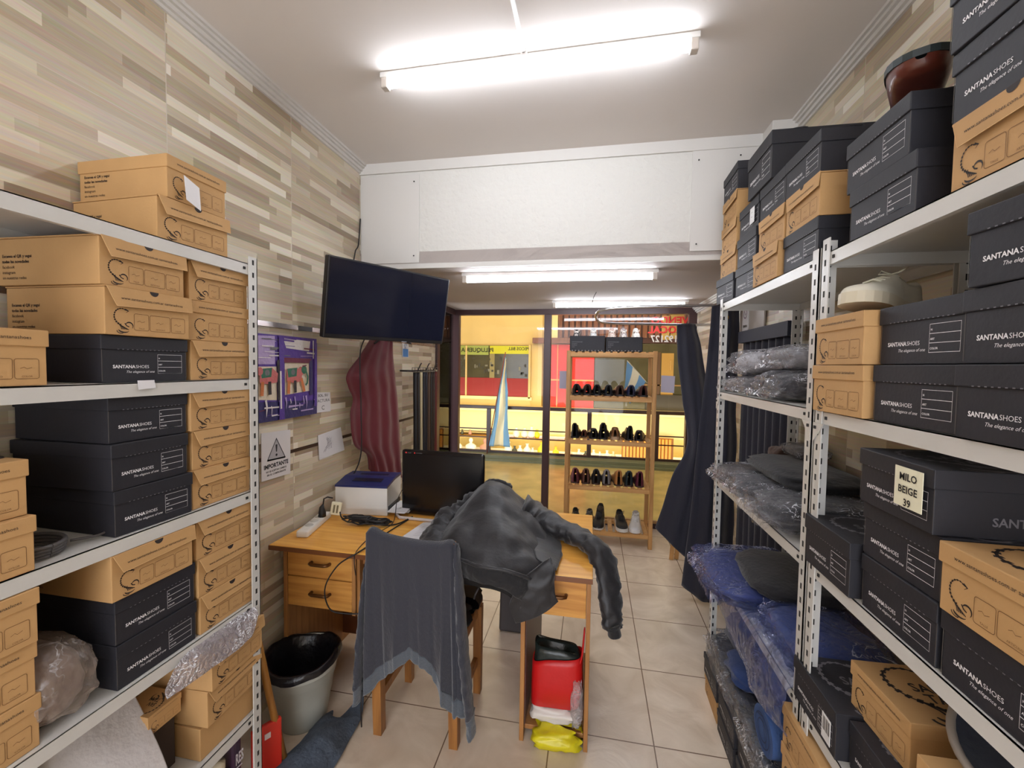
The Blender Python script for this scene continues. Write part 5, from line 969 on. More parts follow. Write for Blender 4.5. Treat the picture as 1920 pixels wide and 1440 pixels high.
# ================================================================ SHOE RACK AND SHOES
rw = wood('rack_pine', (186, 134, 76), (210, 162, 100), 0, 0.5); rwv = wood('rack_pine_upright', (178, 128, 72), (204, 156, 96), 2, 0.5)
t = empty('shoe_rack', (0.16, 3.88, 0)); X0, X1, Y0, Y1 = -0.36, 0.36, -0.15, 0.15
RZ = (0.125, 0.515, 0.915, 1.295, 1.675)
for x in (X0, X1):
    for y in (Y0, Y1):
        b = MB(); b.box((x, y, 0.845), (0.034, 0.028, 1.69), 0, 0.003); b.build('upright', rwv, t)
for i, z in enumerate(RZ):
    b = MB()
    for y in (Y0, Y1): b.bx(X0 + 0.017, X1 - 0.017, y - 0.010, y + 0.010, z - 0.038, z - 0.002, 0, 0.002)
    b.build('shelf_rail', rw, t)
    for x in (X0, X1):
        b = MB(); b.bx(x - 0.008, x + 0.008, Y0 + 0.014, Y1 - 0.014, z - 0.036, z - 0.004, 0, 0.002); b.build('side_rail', rw, t)
    b = MB()
    for k in range(12): xx = X0 + 0.035 + k * 0.0591; b.bx(xx - 0.019, xx + 0.019, Y0 + 0.0, Y1 - 0.0, z - 0.002, z + 0.008, 0, 0.0015)
    b.build('slatted_shelf', rwv, t)
tag(t, 'tall narrow pine shoe rack with slatted shelves standing at the shop window', 'rack')
def shoe_meshes(style, c, sole_c, lace_c=None, rough=0.35):
    """toe towards +y, centred on x, heel at y=-0.13"""
    key = 'shoe_%s_%s' % (style, '_'.join(map(str, c)))
    up = M(key, c, rough, bump=0.08, bscale=50, coat=0.3 if style == 'dress' else 0.0); so = M('sole_%s' % '_'.join(map(str, sole_c)), sole_c, 0.55); li = M('shoe_lining_%s' % ('dark' if style != 'white' else 'pale'), (70, 54, 44) if style != 'white' else (200, 196, 190), 0.8)
    L = 0.27; ts0 = [0, .02, .06, .12, .2, .3, .4, .5, .6, .7, .8, .88, .94, .98, 1.0]   # heel -> toe
    hw = [.012, .024, .031, .034, .034, .033, .034, .037, .041, .044, .045, .041, .033, .021, .008]
    if style == 'boot': tp = [.125, .132, .135, .136, .134, .128, .112, .085, .068, .058, .052, .046, .040, .033, .022]
    elif style in ('sneaker', 'white'): tp = [.085, .094, .098, .094, .088, .086, .092, .090, .076, .062, .054, .049, .044, .036, .024]
    else: tp = [.078, .086, .088, .084, .076, .070, .074, .074, .064, .054, .046, .041, .037, .030, .018]
    ts = [(i / 44.0) ** 1.0 for i in range(45)]; ts = [0.5 - 0.5 * math.cos(PI * q) for q in ts]
    def ip(vals, q):
        for a in range(len(ts0) - 1):
            if q <= ts0[a + 1]:
                w_ = (q - ts0[a]) / (ts0[a + 1] - ts0[a]); v0, v1 = vals[a], vals[a + 1]; return v0 + (v1 - v0) * w_
        return vals[-1]
    hw = [ip(hw, q) for q in ts]; tp = [ip(tp, q) for q in ts]
    sz = 0.026 if style in ('sneaker', 'white') else 0.012; b = MB(); P = []; n = 22
    for i, tt in enumerate(ts):
        row = []; y = -L / 2 + L * tt
        for k in range(n + 1):
            a = PI * k / n; cx = math.cos(a); sx = math.sin(a); w = hw[i] * (1 + 0.06 * math.sin(a) ** 4)
            z = sz * 0.6 + (tp[i] - sz * 0.6) * (sx ** 0.62); x = w * math.copysign(abs(cx) ** (0.75 if tt > 0.5 else 0.55), cx) * (1.0 if z < 0.05 else 0.92)
            if 0.05 < tt < (0.46) and sx > 0.80: z -= 0.022 * min(1, (sx - 0.80) / 0.08)
            row.append((x, y, z))
        P.append(row)
    b.grid(P)
    for q in range(len(b.m)):
        i, k = q // n, q % n
        if 0.13 < ts[i] < 0.42 and 0.30 * n < k < 0.70 * n - 1 + 1: b.m[q] = 1
    upper = b.data('upper', [up, li])
    b = MB(); loop = [(hw[i] + 0.003, -L / 2 + L * tt) for i, tt in enumerate(ts)]; out = loop + [(-x, y) for x, y in loop[::-1]]
    b.prism(out, lambda u, v, d: (u, v, d), 0.0, sz, 0); sole = b.data('sole', [so])
    lace = None
    if lace_c:
        b = MB(); lm = M('lace_%s' % '_'.join(map(str, lace_c)), lace_c, 0.8)
        for k in range(5):
            y = -0.02 + k * 0.018; z = 0.092 - k * 0.0065 if style != 'dress' else 0.075 - k * 0.006
            for s in (1, -1): b.tube([(-0.018 * s, y - 0.004, z - 0.004), (0, y, z + 0.004), (0.018 * s, y + 0.006, z - 0.004)], 0.0025, 5)
        b.tube([(-0.004, -0.03, 0.098), (-0.028, -0.035, 0.112), (-0.022, -0.02, 0.1), (0, -0.026, 0.098), (0.026, -0.036, 0.113), (0.022, -0.018, 0.1), (0, -0.026, 0.098)], 0.002, 5); lace = b.data('laces', [lm])
    return upper, sole, lace
def shoe(x, y, z, style, c, sole_c, label, group, rz=0.0, lace=None, rough=0.35, scl=1.0, rx=0.0, ry=0.0):
    u, s, l = shoe_meshes(style, c, sole_c, lace, rough); t = empty('shoe', (x, y, z)); t.rotation_euler = (rx, ry, rz); t.scale = (scl,) * 3
    link('upper', u, t); link('sole', s, t)
    if l: link('laces', l, t)
    return tag(t, label, 'shoe', group)
GS = 'shoes on the wooden rack'; bks = (20, 16, 16); brs = (60, 36, 26)
r1 = [('black', (22, 22, 28)), ('dark brown', (54, 34, 30)), ('glossy black', (18, 20, 26)), ('blue black', (24, 30, 38)), ('brown', (66, 42, 32)), ('navy blue', (28, 36, 66)), ('oxblood brown', (66, 30, 28))]
for i, (x, (n, c)) in enumerate(zip((-0.13, -0.04, 0.05, 0.145, 0.24, 0.335, 0.435), r1)):
    shoe(x, 3.885, RZ[3] + 0.0085, 'dress', c, bks, '%s leather shoe, %s from the left on the upper rack shelf' % (n, ['first', 'second', 'third', 'fourth', 'fifth', 'sixth', 'seventh'][i]), GS, rz=rj.uniform(-.05, .05), scl=1.13)
r2 = [('black ankle boot', (24, 22, 26), 'boot'), ('low reddish brown shoe', (100, 56, 40), 'dress'), ('black pointed shoe', (20, 22, 26), 'dress'), ('black high boot', (22, 22, 30), 'boot'), ('tan brown sneaker', (128, 88, 56), 'sneaker'), ('black shoe with open tongue', (20, 22, 26), 'boot'), ('small black shoe', (30, 24, 28), 'dress')]
for i, (x, (n, c, s)) in enumerate(zip((-0.13, -0.055, 0.025, 0.115, 0.215, 0.325, 0.425), r2)):
    shoe(x, 3.885 + (0.04 if i == 1 else 0), RZ[2] + 0.0085, s, c, (170, 140, 110) if i == 4 else bks, n + ', %s from the left on the middle rack shelf' % ['first', 'second', 'third', 'fourth', 'fifth', 'sixth', 'seventh'][i], GS, rz=rj.uniform(-.15, .15), scl=(1.0, 0.72, 1.05, 1.1, 1.05, 0.95, 1.03)[i])
r3 = [('maroon', (98, 40, 52)), ('brown', (96, 60, 50)), ('black', (32, 30, 34)), ('grey', (120, 116, 118)), ('tan', (170, 114, 62)), ('dark teal', (28, 44, 50)), ('burgundy', (92, 34, 50))]
for i, (x, (n, c)) in enumerate(zip((-0.125, -0.035, 0.06, 0.15, 0.245, 0.34, 0.43), r3)):
    shoe(x, 3.885, RZ[1] + 0.0085, 'boot', c, brs, '%s ankle boot, %s from the left on the lower rack shelf' % (n, ['first', 'second', 'third', 'fourth', 'fifth', 'sixth', 'seventh'][i]), GS, rz=rj.uniform(-.06, .06), scl=1.04, rough=0.5)
shoe(-0.11, 3.87, RZ[0] + 0.0085, 'sneaker', (24, 24, 26), (40, 40, 40), 'black sneaker peeping over the desk corner, bottom rack shelf at left', GS, PI + .1, (30, 30, 32))
shoe(-0.0, 3.87, RZ[0] + 0.0085, 'sneaker', (60, 56, 52), (120, 110, 100), 'grey sneaker with loops beside the desk corner, bottom rack shelf', GS, PI - .1, (120, 116, 110))
shoe(0.095, 3.87, RZ[0] + 0.0085, 'boot', (26, 25, 28), (200, 196, 190), 'tall black sneaker with white sole edge, bottom rack shelf', GS, PI - .12, (40, 40, 42), rough=0.6, scl=1.12)
shoe(0.285, 3.86, RZ[0] + 0.0085, 'sneaker', (28, 27, 30), (214, 210, 204), 'black sneaker with white toe sole, bottom rack shelf', GS, PI + .05, (36, 36, 38), rough=0.6, scl=1.12)
shoe(0.41, 3.86, RZ[0] + 0.0085, 'white', (206, 204, 204), (224, 222, 220), 'white sneaker with white laces, bottom rack shelf at right', GS, PI - .12, (228, 226, 224), rough=0.5, scl=1.12)
# two open-top black trays of sneakers on top of the rack
for k, (x, w, n) in enumerate(((-0.045, 0.30, 'left'), (0.265, 0.305, 'right'))):
    b = MB(); h = 0.135 - 0.01 * k; y0, y1, z0 = -0.10, 0.16, 0.0
    for a in ((-w / 2, w / 2, y0, y0 + 0.003, z0, h), (-w / 2, w / 2, y1 - 0.003, y1, z0, h), (-w / 2, -w / 2 + 0.003, y0, y1, z0, h), (w / 2 - 0.003, w / 2, y0, y1, z0, h), (-w / 2, w / 2, y0, y1, z0, z0 + 0.003)): b.bx(*a)
    for i in range(10): b.bx(-w / 2 + 0.02 + i * 0.028, -w / 2 + 0.025 + i * 0.028, y0 - 0.001, y0, 0.006, 0.010, 1)
    for i in range(4): b.text(['SANTANASHOES', 'instagram', 'facebook', 'www'][i], 0.012, lambda u, v: (-w / 2 + 0.018 + u, y0 - 0.0012, 0.078 - i * 0.014 + v), 2, 0.0)
    o = b.build('black_tray', [blackc, silver, silver2], None, (x, 3.85, RZ[4] + 0.0085), fix=False); tag(o, 'open black box without lid on top of the wooden rack, %s one' % n, 'box', 'open boxes on top of the rack')
tr = RZ[4] + 0.013
for i, (x, c, n) in enumerate(((-0.15, (40, 38, 40), 'black and white'), (0.0, (150, 150, 148), 'grey'), (0.115 + 0.05, (150, 130, 120), 'beige grey'), (0.265, (120, 110, 108), 'dark beige'), (0.375, (170, 166, 160), 'light grey'))):
    t = shoe(x + 0.005, 3.92, tr + (0.085), 'sneaker', c, (200, 190, 180), '%s sneaker poking out of the boxes on top of the rack' % n, 'sneakers in the boxes on top of the rack', PI, (220, 210, 200), rx=-0.45 if i != 0 else -0.3, scl=0.95)
# ---------------------------------------------------------------- curtain rail and curtains
b = MB(); pr = [(0.945, 3.02, 1.968), (0.60, 3.02, 1.968), (0.25, 3.03, 1.963), (0.10, 3.05, 1.955), (0.035, 3.12, 1.945), (0.02, 3.22, 1.915), (0.05, 3.34, 1.90), (0.14, 3.42, 1.893), (0.35, 3.45, 1.89), (0.70, 3.48, 1.885), (0.945, 3.50, 1.885)]
b.tube(spline(pr, 90), 0.010, 10); tag(b.build('curtain_rail', M('rail_chrome', (214, 212, 214), 0.18, metal=0.9)), 'U-shaped metal curtain rail hanging below the lower ceiling', 'rail')
cu = M('navy_curtain', (27, 28, 44), 0.8, bump=0.15, bscale=80, sheen=0.25)
def pleat(P, ampl, fr, d=(0, -1, 0), f0=0.3):
    n = len(P); k = len(P[0]); D = Vector(d)
    for i in range(n):
        for j in range(k): P[i][j] = P[i][j] + D * (ampl * (f0 + (1 - f0) * i / n) * math.sin(2 * PI * fr * j / k + 0.6 * math.sin(i * 0.06)))
    return P
t = empty('curtain', (0.78, 2.95, 1.95)); O5 = Vector((-0.78, -2.95, -1.95))
C = [[(0.77, 3.02, 1.965), (0.82, 2.99, 1.965), (0.87, 2.99, 1.965), (0.93, 3.02, 1.965)], [(0.74, 2.98, 1.60), (0.80, 2.95, 1.60), (0.86, 2.95, 1.60), (0.93, 2.99, 1.60)], [(0.70, 2.96, 1.15), (0.78, 2.92, 1.15), (0.86, 2.92, 1.15), (0.93, 2.98, 1.15)],
     [(0.665, 2.95, 0.6), (0.75, 2.90, 0.6), (0.84, 2.90, 0.6), (0.93, 2.97, 0.6)], [(0.62, 2.95, 0.10), (0.72, 2.88, 0.05), (0.82, 2.88, 0.03), (0.93, 2.96, 0.02)]]
b = MB(); b.grid(pleat(patch([[Vector(p) + O5 for p in r] for r in C], 50, 90, 0.012, 3.5), 0.010, 3.3)); b.build('cloth', cu, t, solid=0.003)
b = MB(); b.tube([(0.05, -0.02, 0.01), (0.045, -0.05, -0.03), (0.05, -0.055, -0.06)], 0.006, 6); b.box((0.05, -0.055, -0.075), (0.014, 0.008, 0.02), 0); b.build('brass_hook', M('brass', (212, 168, 70), 0.25, metal=1), t)
tag(t, 'dark navy curtain hanging to the floor beside the far metal post', 'curtain')
t = empty('curtain', (0.62, 3.3, 1.88)); O6 = Vector((-0.62, -3.3, -1.88))
C = [[(0.63, 3.44, 1.885), (0.68, 3.42, 1.888), (0.72, 3.42, 1.888), (0.76, 3.44, 1.885)], [(0.625, 3.34, 1.62), (0.68, 3.30, 1.62), (0.74, 3.30, 1.62), (0.80, 3.34, 1.62)], [(0.65, 3.22, 1.30), (0.70, 3.18, 1.30), (0.76, 3.18, 1.30), (0.83, 3.22, 1.30)],
     [(0.665, 3.12, 1.02), (0.70, 3.06, 1.02), (0.75, 3.05, 1.02), (0.80, 3.08, 1.02)], [(0.575, 3.12, 0.80), (0.65, 3.06, 0.78), (0.73, 3.04, 0.78), (0.80, 3.08, 0.78)], [(0.515, 3.14, 0.55), (0.60, 3.08, 0.52), (0.70, 3.05, 0.5), (0.80, 3.08, 0.5)], [(0.475, 3.16, 0.40), (0.56, 3.10, 0.33), (0.66, 3.06, 0.25), (0.80, 3.08, 0.2)]]
b = MB(); b.grid(pleat(patch([[Vector(p) + O6 for p in r] for r in C], 60, 90, 0.012, 3.5), 0.009, 3.2)); b.build('cloth', cu, t, solid=0.003)
tag(t, 'dark navy curtain gathered midway and flaring towards the shoe rack', 'curtain')
t = empty('curtain', (0.92, 2.50, 1.76)); b = MB()
P = [[Vector((0.0 + 0.014 * math.sin(j * 0.8), -0.30 + 0.66 * j / 59, -1.70 * i / 20)) for j in range(60)] for i in range(21)]; b.grid(P); b.build('cloth', cu, t, solid=0.003)
b = MB(); b.bx(-0.03, 0.015, -0.31, 0.37, -0.05, 0.02); b.build('heading_band', M('navy_band', (44, 46, 60), 0.7), t)
tag(t, 'navy curtain hanging flat against the right wall behind the far shelving', 'curtain')
b = MB(); b.bx(0.936, 0.944, 2.60, 3.10, 1.78, 1.98, 0); b.build
o = b.build('wall_board', M('grey_board', (168, 158, 148), 0.4)); tag(o, 'pale grey board on the right wall above the navy curtain', 'board')
b = MB(); b.bx(0.930, 0.9355, 2.83, 2.93, 1.775, 1.945, 0); b.text('TIENDA', 0.020, lambda u, v: (0.929, 2.88 - u, 1.81 + v), 1, 0.04, 'CENTER'); b.ribbon(arc(2.88, 1.895, 0.028, 0, 360, 18), 0.006, lambda u, v: (0.929, u, v), 2); b.ribbon([(2.868, 1.895), (2.88, 1.885), (2.895, 1.91)], 0.005, lambda u, v: (0.929, u, v), 2)
tag(b.build('wall_sign', [paper_m, ink, M('sign_purple', (96, 60, 90), 0.6)], fix=False), 'small white sign with a round emblem on the right wall', 'sign')
for k in range(2):
    b = MB(); b.box((0, 0, 0.21), (0.032, 0.014, 0.42), 0, 0.002); o = b.build('wooden_lath', rwv, None, (0.665 + 0.042 * k, 3.56 + 0.02 * k, 0.002)); o.rotation_euler = (math.radians(-4), math.radians(5), 0); tag(o, ['left', 'right'][k] + ' one of two pine laths leaning under the flared curtain', 'lath', 'pine laths')
# ---------------------------------------------------------------- clothes in clear bags, right far unit
clear = film('clear_polybag', (150, 150, 158), 0.05, 0.045, 1.0, 20, 2.2); clearb = film('blue_tinted_polybag', (70, 86, 150), 0.08, 0.05, 1.0, 13, 1.3)
def fabric(c): return M('fabric_%d_%d_%d' % c, c, 0.85, bump=0.3, bscale=60, sheen=0.2)
def bagged(x, y, z, size, c, label, seed, film_m=clear, wrap=1.10, rz=0.0, group=None, rx=0, ry=0, tail=True, name='bagged_garment'):
    t = empty(name, (x, y, z), rz); t.rotation_euler = (rx, ry, rz)
    b = MB(); b.grid(blob((size[0] * 0.92, size[1] * 0.92, size[2] * 0.90), seed, 0.14, 2.4, rid=0.25), cv=True); o = b.build('garment', fabric(c), t); o.location = (0, 0, 0.004)
    if film_m:
        b = MB(); P = blob((size[0] * wrap, size[1] * wrap, size[2] * 1.04), seed + 0.3, 0.13, 2.6, 30, 56, rid=0.30); b.grid(P, cv=True)
        if tail:
            C = [[(-size[0] / 2 * 0.9, size[1] * (-0.4 + 0.27 * j), size[2] * 0.45) for j in range(4)], [(-size[0] / 2 * 1.05 - 0.01 * (j % 2), size[1] * (-0.42 + 0.28 * j), size[2] * (0.25 + 0.1 * (j % 2))) for j in range(4)], [(-size[0] / 2 * 1.12, size[1] * (-0.40 + 0.27 * j), size[2] * (0.05 + 0.1 * ((j + 1) % 2))) for j in range(4)]]
            b.grid(patch(C, 14, 36, 0.006, 16, seed, ridge=0.4))
        b.build('plastic_bag', film_m, t)
    return tag(t, label, 'clothing', group)
GB = 'garments in clear bags on the far right unit'
z = ZRs[3] + 0.002
bagged(0.76, 2.10, z, (0.30, 0.24, 0.07), (150, 138, 134), 'bagged pale garment low at the far end of the silver pile', 1, group=GB); bagged(0.76, 1.87, z, (0.31, 0.24, 0.075), (58, 56, 62), 'bagged charcoal garment low in the middle of the silver pile', 2, group=GB)
bagged(0.755, 1.60, z, (0.33, 0.30, 0.10), (44, 44, 50), 'bagged dark garment low beside the double post', 3, group=GB)
bagged(0.77, 1.99, z + 0.075, (0.30, 0.34, 0.11), (180, 180, 186), 'bagged silver grey garment on top at the far end', 4, group=GB); bagged(0.78, 1.66, z + 0.10, (0.28, 0.34, 0.09), (136, 136, 142), 'bagged mid grey garment on top beside the double post', 5, group=GB)
z = ZRs[2] + 0.002
bagged(0.745, 2.05, z, (0.34, 0.34, 0.07), (66, 50, 36), 'bagged brown garment at the front corner of the middle shelf', 6, group=GB); bagged(0.75, 1.82, z + 0.0, (0.34, 0.28, 0.09), (24, 26, 34), 'bagged black garment in the middle of the middle shelf', 7, group=GB)
bagged(0.74, 1.55, z, (0.36, 0.30, 0.10), (34, 36, 42), 'bagged charcoal garment with glossy wrap by the double post', 8, group=GB)
bagged(0.80, 1.80, z + 0.085, (0.30, 0.55, 0.07), (20, 22, 28), 'unwrapped black garment spread over the bags on the middle shelf', 9, None, group=None, name='folded_garment')
b = MB(); b.grid(blob((0.09, 0.13, 0.09), 4, 0.15, 2), cv=True); o = b.build('brown_cap', fabric((74, 50, 38)), None, (0.86, 2.12, z + 0.072)); tag(o, 'brown felt cap behind the bagged clothes, middle shelf', 'cap')
bagged(0.87, 1.93, z + 0.155, (0.12, 0.18, 0.05), (90, 84, 80), 'small silver wrapped packet at the back of the middle shelf', 10, group=GB, tail=False)
z = ZRs[1] + 0.002
bagged(0.72, 1.94, z, (0.44, 0.50, 0.085), (44, 56, 112), 'blue bagged shirt hanging over the shelf edge', 12, clearb, group=GB); bagged(0.78, 1.83, z + 0.06, (0.34, 0.44, 0.085), (24, 24, 30), 'unwrapped black folded shirt on the blue bagged one', 13, None, name='folded_garment')
z = ZRs[0] + 0.002
bagged(0.75, 2.05, z, (0.32, 0.34, 0.05), (50, 58, 80), 'bagged slate garment at the far end of the bottom shelf', 20, clear, group=GB)
bagged(0.735, 1.83, z, (0.32, 0.22, 0.045), (40, 44, 60), 'bagged dark navy garment low on the bottom shelf', 21, clear, group=GB); bagged(0.735, 1.55, z, (0.32, 0.32, 0.055), (88, 104, 128), 'bagged pale jeans at the near end of the bottom shelf', 22, clear, group=GB)
bagged(0.78, 2.0, z + 0.055, (0.30, 0.36, 0.17), (30, 36, 74), 'folded navy garment at the far end of the bottom shelf', 23, None, name='folded_garment')
bagged(0.73, 1.86, z + 0.045, (0.30, 0.24, 0.085), (36, 60, 112), 'folded bright blue garment in the middle of the bottom shelf', 24, None, name='folded_garment')
bagged(0.80, 1.62, z + 0.13, (0.30, 0.46, 0.17), (42, 62, 118), 'large bagged blue garment behind the near post, bottom shelf', 26, clearb, group=GB, wrap=1.14)
# rolled blue jeans
t = empty('rolled_jeans', (0.71, 1.475, z + 0.085)); t.scale = (1.2, 1.15, 1.5); jn = M('blue_denim', (58, 86, 138), 0.9, bump=0.4, bscale=150, var=0.08, vscale=30)
b = MB(); sec = [(0.055 * math.cos(a), 0.045 * math.sin(a) + 0.045) for a in [2 * PI * k / 24 for k in range(24)]]
P = [[(-0.11 + 0.25 * i / 8, v * (1 + 0.03 * noise.noise(Vector((i * .7, k * .4, 0)))) * 1.25, w) for k, (v, w) in enumerate(sec)] for i in range(9)]; b.grid(P, cv=True); b.add(P[0], [list(range(24))]); b.build('denim_roll', jn, t)
b = MB(); b.ribbon([(-0.03, 0.02), (0.0, 0.075), (0.045, 0.06)], 0.003, lambda u, v: (-0.112, u, v)); 
for q in (0.7, 0.45): b.ribbon([(x * q, 0.045 + (y - 0.045) * q) for x, y in [(s[0] * 1.25, s[1]) for s in sec]], 0.003, lambda u, v: (-0.1125, u, v), closed=True)
b.build('fold_line', M('denim_dark_line', (34, 52, 92), 0.9), t, fix=False); tag(t, 'rolled pair of blue jeans on the bottom shelf beside the near post', 'jeans')
# near unit extras
bagged(0.80, 1.10, ZRs[2] + 0.17, (0.22, 0.14, 0.07), (22, 22, 28), 'black cloth bunch behind the low black box, right third shelf', 30, None, name='folded_garment')
shoe(0.69, 1.19, ZRs[3] + 2 * 0.1185 + 0.012, 'white', (214, 208, 190), (206, 196, 172), 'white canvas sneaker lying on the kraft pair, right second shelf', None, rz=math.radians(126), lace=(224, 220, 200), rough=0.7, scl=1.0, rx=0.10)
shoe(0.70, 1.13, ZRs[4] + 2 * 0.1205 + 0.108, 'dress', (92, 42, 30), (40, 50, 52), 'reddish brown shoe on top of the black pair, right top shelf', None, rz=math.radians(-30), scl=1.15, rx=PI + 0.10)
shoe(-1.20, 0.54, ZLs[3] + 0.116, 'dress', (160, 92, 40), (120, 70, 36), 'tan leather shoe on the box at the left edge of the frame', None, rz=math.radians(60), scl=1.1)
t = empty('navy_round_bag', (0.79, 0.79, 0.915)); b = MB(); b.lathe([(0, 0.0), (0.10, 0.004), (0.135, 0.014), (0.15, 0.03)], n=36, sy=1.15); b.build('shell', fabric((34, 40, 56)), t)
b = MB(); b.tube([(0.152 * math.cos(a), 0.175 * math.sin(a), 0.032) for a in [2 * PI * k / 40 for k in range(41)]], 0.007, 8); b.build('rim', M('pale_rim', (150, 140, 130), 0.6), t); t.rotation_euler = (0, math.radians(-24), 0)
tag(t, 'navy round item with a pale rim leaning under the shelf at lower right', 'bag')
# ---------------------------------------------------------------- left unit extras
t = bagged(-1.20, 0.695, ZLs[1] + 0.002, (0.20, 0.13, 0.16), (128, 108, 98), 'clear bag with a brownish garment on the left fourth shelf', 41, film('hazy_polybag', (176, 160, 148), 0.22, 0.15, 0.7, 14, 0.8), wrap=1.12)
bagged(-1.19, 1.06, ZLs[0] + 0.325, (0.20, 0.26, 0.045), (196, 176, 178), 'shiny clear packet lying on the tilted boxes, left bottom shelf', 42, film('shiny_packet', (244, 240, 240), 0.25, 0.08, 1.0, 40), wrap=1.1)
b = MB()
for k in range(4): b.tube([(0.055 * math.cos(a) * (1 + 0.05 * k), 0.05 * math.sin(a), 0.006 + 0.007 * k) for a in [2 * PI * i / 24 for i in range(25)]], 0.0045, 6)
b.tube(spline([(0.02, 0.06, 0.01), (0.04, 0.11, 0.008), (0.02, 0.16, 0.02), (0.05, 0.15, 0.05), (0.03, 0.2, 0.01), (0.06, 0.22, 0.035)], 30), 0.003, 6)
o = b.build('coiled_cord', M('grey_cord', (84, 80, 80), 0.5), None, (-1.17, 0.685, ZLs[2] + 0.002)); tag(o, 'coil of grey cord beside the kraft boxes, left third shelf', 'cord')
b = MB(); C = [[(-1.33, 0.70, 0.30), (-1.27, 0.80, 0.315), (-1.24, 0.90, 0.30)], [(-1.28, 0.67, 0.24), (-1.22, 0.78, 0.255), (-1.19, 0.895, 0.225)], [(-1.22, 0.65, 0.155), (-1.16, 0.77, 0.165), (-1.13, 0.89, 0.135)], [(-1.18, 0.64, 0.075), (-1.12, 0.76, 0.08), (-1.10, 0.885, 0.055)]]
wf = fabric((196, 190, 188))
b.grid(patch([[Vector(p) for p in r] for r in C], 60, 60, 0.007, 5, 2.0, ridge=0.3)); b.grid(patch([[Vector(p) + Vector((0.035, 0.012, -0.03)) for p in r] for r in C], 50, 50, 0.006, 6, 5.0, ridge=0.3)); o = b.build('white_cloth', wf, None, (0, 0.0, ZLs[0] - 0.01), solid=0.012); tag(o, 'white folded cloth heaped on the left bottom shelf', 'cloth')
b = MB(); b.grid(blob((0.16, 0.14, 0.05), 8, 0.3, 3.2, rid=0.4), cv=True); o = b.build('white_cloth', fabric((188, 190, 182)), None, (-1.13, 0.925, ZLs[0] + 0.100)); 
o.location = (-1.15, 0.76, ZLs[0] + 0.004); tag(o, 'crumpled greyish white cloth in front of the folded white one', 'cloth')
t = empty('round_helmet', (-1.25, 0.67, ZLs[0] + 0.19)); b = MB(); b.lathe([(0, 0.09), (0.03, 0.085), (0.05, 0.065), (0.058, 0.03), (0.056, 0.0), (0.0, -0.002)], n=24); b.build('shell', M('dark_gloss_shell', (26, 24, 30), 0.2), t)
b = MB(); b.tube([(0.045, -0.03, 0.05), (0.058, 0.0, 0.045), (0.048, 0.03, 0.055)], 0.005, 6); b.build('stripe', M('white_stripe', (210, 208, 210), 0.4), t); tag(t, 'dark glossy round object with a white stripe beside the white cloth', 'object')
# bottles and packs on the floor beneath the left unit
t = empty('red_spray_bottle', (-1.16, 1.13, 0.0)); b = MB(); b.lathe([(0, 0), (0.032, 0.0), (0.034, 0.01), (0.034, 0.17), (0.026, 0.20), (0.014, 0.21), (0.014, 0.225)], n=20); b.build('bottle', M('red_bottle', (186, 34, 36), 0.3), t)
b = MB(); b.lathe([(0.016, 0.222), (0.018, 0.224), (0.018, 0.25), (0, 0.252)], n=16); b.build('cap', M('cap_white', (210, 196, 170), 0.4), t); tag(t, 'red bottle on the floor under the left shelving', 'bottle')
t = empty('amber_bottle', (-1.19, 1.05, 0.0)); b = MB(); b.lathe([(0, 0), (0.036, 0.0), (0.038, 0.01), (0.038, 0.16), (0.026, 0.195), (0.013, 0.205), (0.013, 0.225), (0, 0.226)], n=20); b.build('bottle', M('amber_plastic', (110, 44, 28), 0.3), t); tag(t, 'dark amber bottle on the floor beside the red one', 'bottle')
t = empty('detergent_pack', (-1.22, 1.185, 0.0)); b = MB(); b.box((0, 0, 0.15), (0.16, 0.035, 0.30), 0, 0.01); b.build('pack', M('plum_pack', (58, 38, 60), 0.4), t)
b = MB(); b.text('RES', 0.052, lambda u, v: (0.0815, -0.012 + u * 0.4, 0.20 + v), 0, 0.03); b.ribbon([(-0.018, 0.19), (0.015, 0.185)], 0.004, lambda u, v: (0.0815, u, v)); b.build('lettering', M('pack_white', (220, 216, 220), 0.5), t, fix=False)
tag(t, 'plum pack with white lettering behind the left shelf post', 'pack')
t = empty('red_dustpan', (-1.13, 1.30, 0.0)); b = MB(); b.box((0, 0, 0.12), (0.10, 0.02, 0.24), 0, 0.006, ); b.build('pan', M('red_orange_plastic', (200, 44, 28), 0.4), t); b = MB(); b.box((0.0, -0.011, 0.20), (0.02, 0.003, 0.02), 0); b.build('mark', M('mark_white', (220, 210, 210), 0.5), t)
t.rotation_euler = (0, 0, math.radians(60)); tag(t, 'bright red plastic piece standing on the floor behind the mop handle', 'dustpan')
b = MB(); b.grid([[(-1.0825, 0.845, 1.500), (-1.0825, 0.885, 1.500)], [(-1.079, 0.845, 1.478), (-1.079, 0.886, 1.480)]], 0, smooth=False)
o = b.build('shelf_tag', paper_m, solid=0.001); tag(o, 'small white tag stuck on the edge of the left second shelf', 'label')
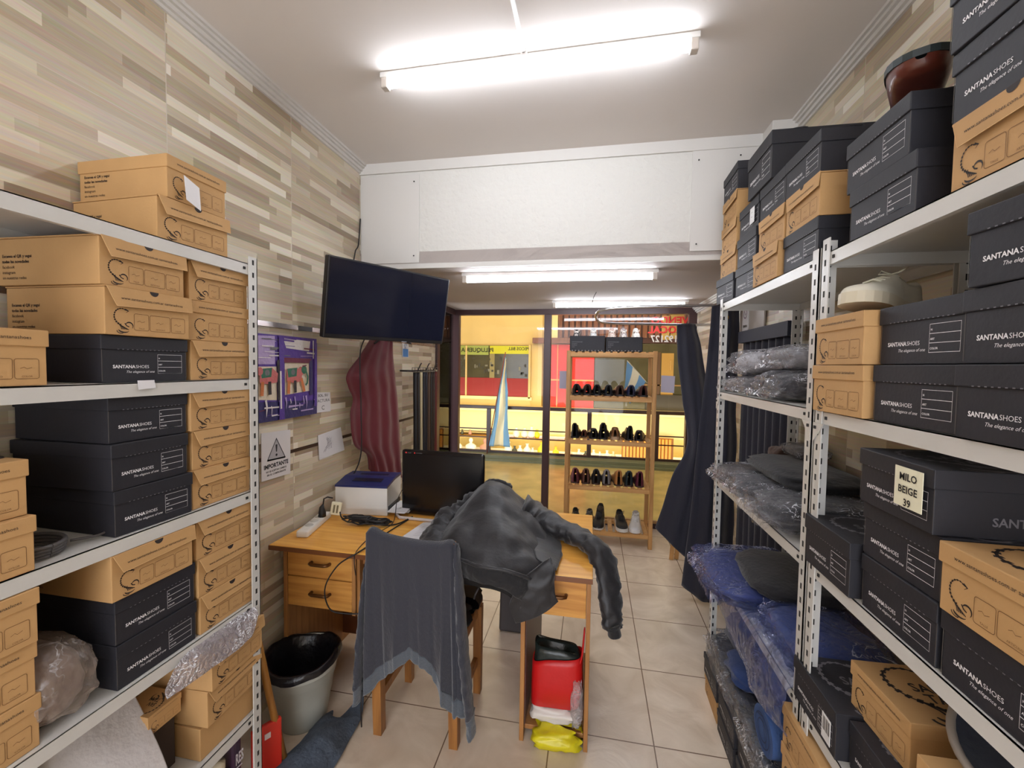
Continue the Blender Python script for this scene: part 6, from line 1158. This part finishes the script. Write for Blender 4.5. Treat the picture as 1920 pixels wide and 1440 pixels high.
# plastic and sleeves draping over the lips of the far unit
def drape(pts, m, label, seed, name='draped_bag', amp=0.010):
    b = MB(); b.grid(patch([[Vector(p) for p in r] for r in pts], 34, 70, amp, 11, seed, ridge=0.6)); o = b.build(name, m, solid=0.002); return tag(o, label, 'clothing')
drape([[(0.70, 1.32, 0.66), (0.70, 1.50, 0.69), (0.70, 1.70, 0.68), (0.70, 1.88, 0.67), (0.70, 2.05, 0.66)], [(0.575, 1.31, 0.645), (0.57, 1.50, 0.67), (0.565, 1.70, 0.655), (0.56, 1.88, 0.66), (0.56, 2.05, 0.65)], [(0.555, 1.31, 0.58), (0.545, 1.50, 0.57), (0.54, 1.70, 0.59), (0.53, 1.88, 0.60), (0.53, 2.04, 0.61)], [(0.57, 1.30, 0.50), (0.55, 1.48, 0.47), (0.555, 1.66, 0.50), (0.545, 1.84, 0.55), (0.54, 2.00, 0.58)]],
      [film('draped_blue_film', (80, 96, 150), 0.10, 0.05, 1.0, 12, 1.5)], 'blue tinted plastic draping over the lip of the blue shirt shelf', 5.0)
bagged(0.755, 1.50, ZRs[1] + 0.002, (0.28, 0.36, 0.10), (46, 66, 124), 'bagged royal blue garment beside the double post, blue shelf', 33, clearb, group=GB)
drape([[(0.62, 1.32, 0.27), (0.62, 1.55, 0.275), (0.62, 1.80, 0.275), (0.62, 2.10, 0.30)], [(0.580, 1.31, 0.262), (0.575, 1.55, 0.27), (0.575, 1.80, 0.265), (0.57, 2.10, 0.29)], [(0.572, 1.31, 0.19), (0.566, 1.55, 0.18), (0.566, 1.80, 0.185), (0.56, 2.10, 0.20)]],
      [film('draped_clear_film', (110, 112, 120), 0.06, 0.05, 1.0, 12, 1.2)], 'clear plastic hanging over the lip of the bottom shelf with jeans', 9.0, amp=0.006)
drape([[(-1.09, 0.985, 0.742), (-1.085, 1.06, 0.740), (-1.088, 1.13, 0.742), (-1.09, 1.20, 0.742)], [(-1.075, 0.925, 0.735), (-1.066, 1.01, 0.725), (-1.064, 1.10, 0.715), (-1.066, 1.19, 0.720)], [(-1.066, 0.885, 0.70), (-1.056, 0.985, 0.69), (-1.054, 1.07, 0.685), (-1.056, 1.17, 0.690)], [(-1.064, 0.885, 0.672), (-1.054, 0.985, 0.668), (-1.052, 1.06, 0.665), (-1.054, 1.155, 0.668)]],
      [film('packet_film', (190, 180, 184), 0.35, 0.06, 1.0, 34, 3.0)], 'shiny crinkled clear plastic spilling over the tilted boxes at lower left', 14.0, amp=0.006)
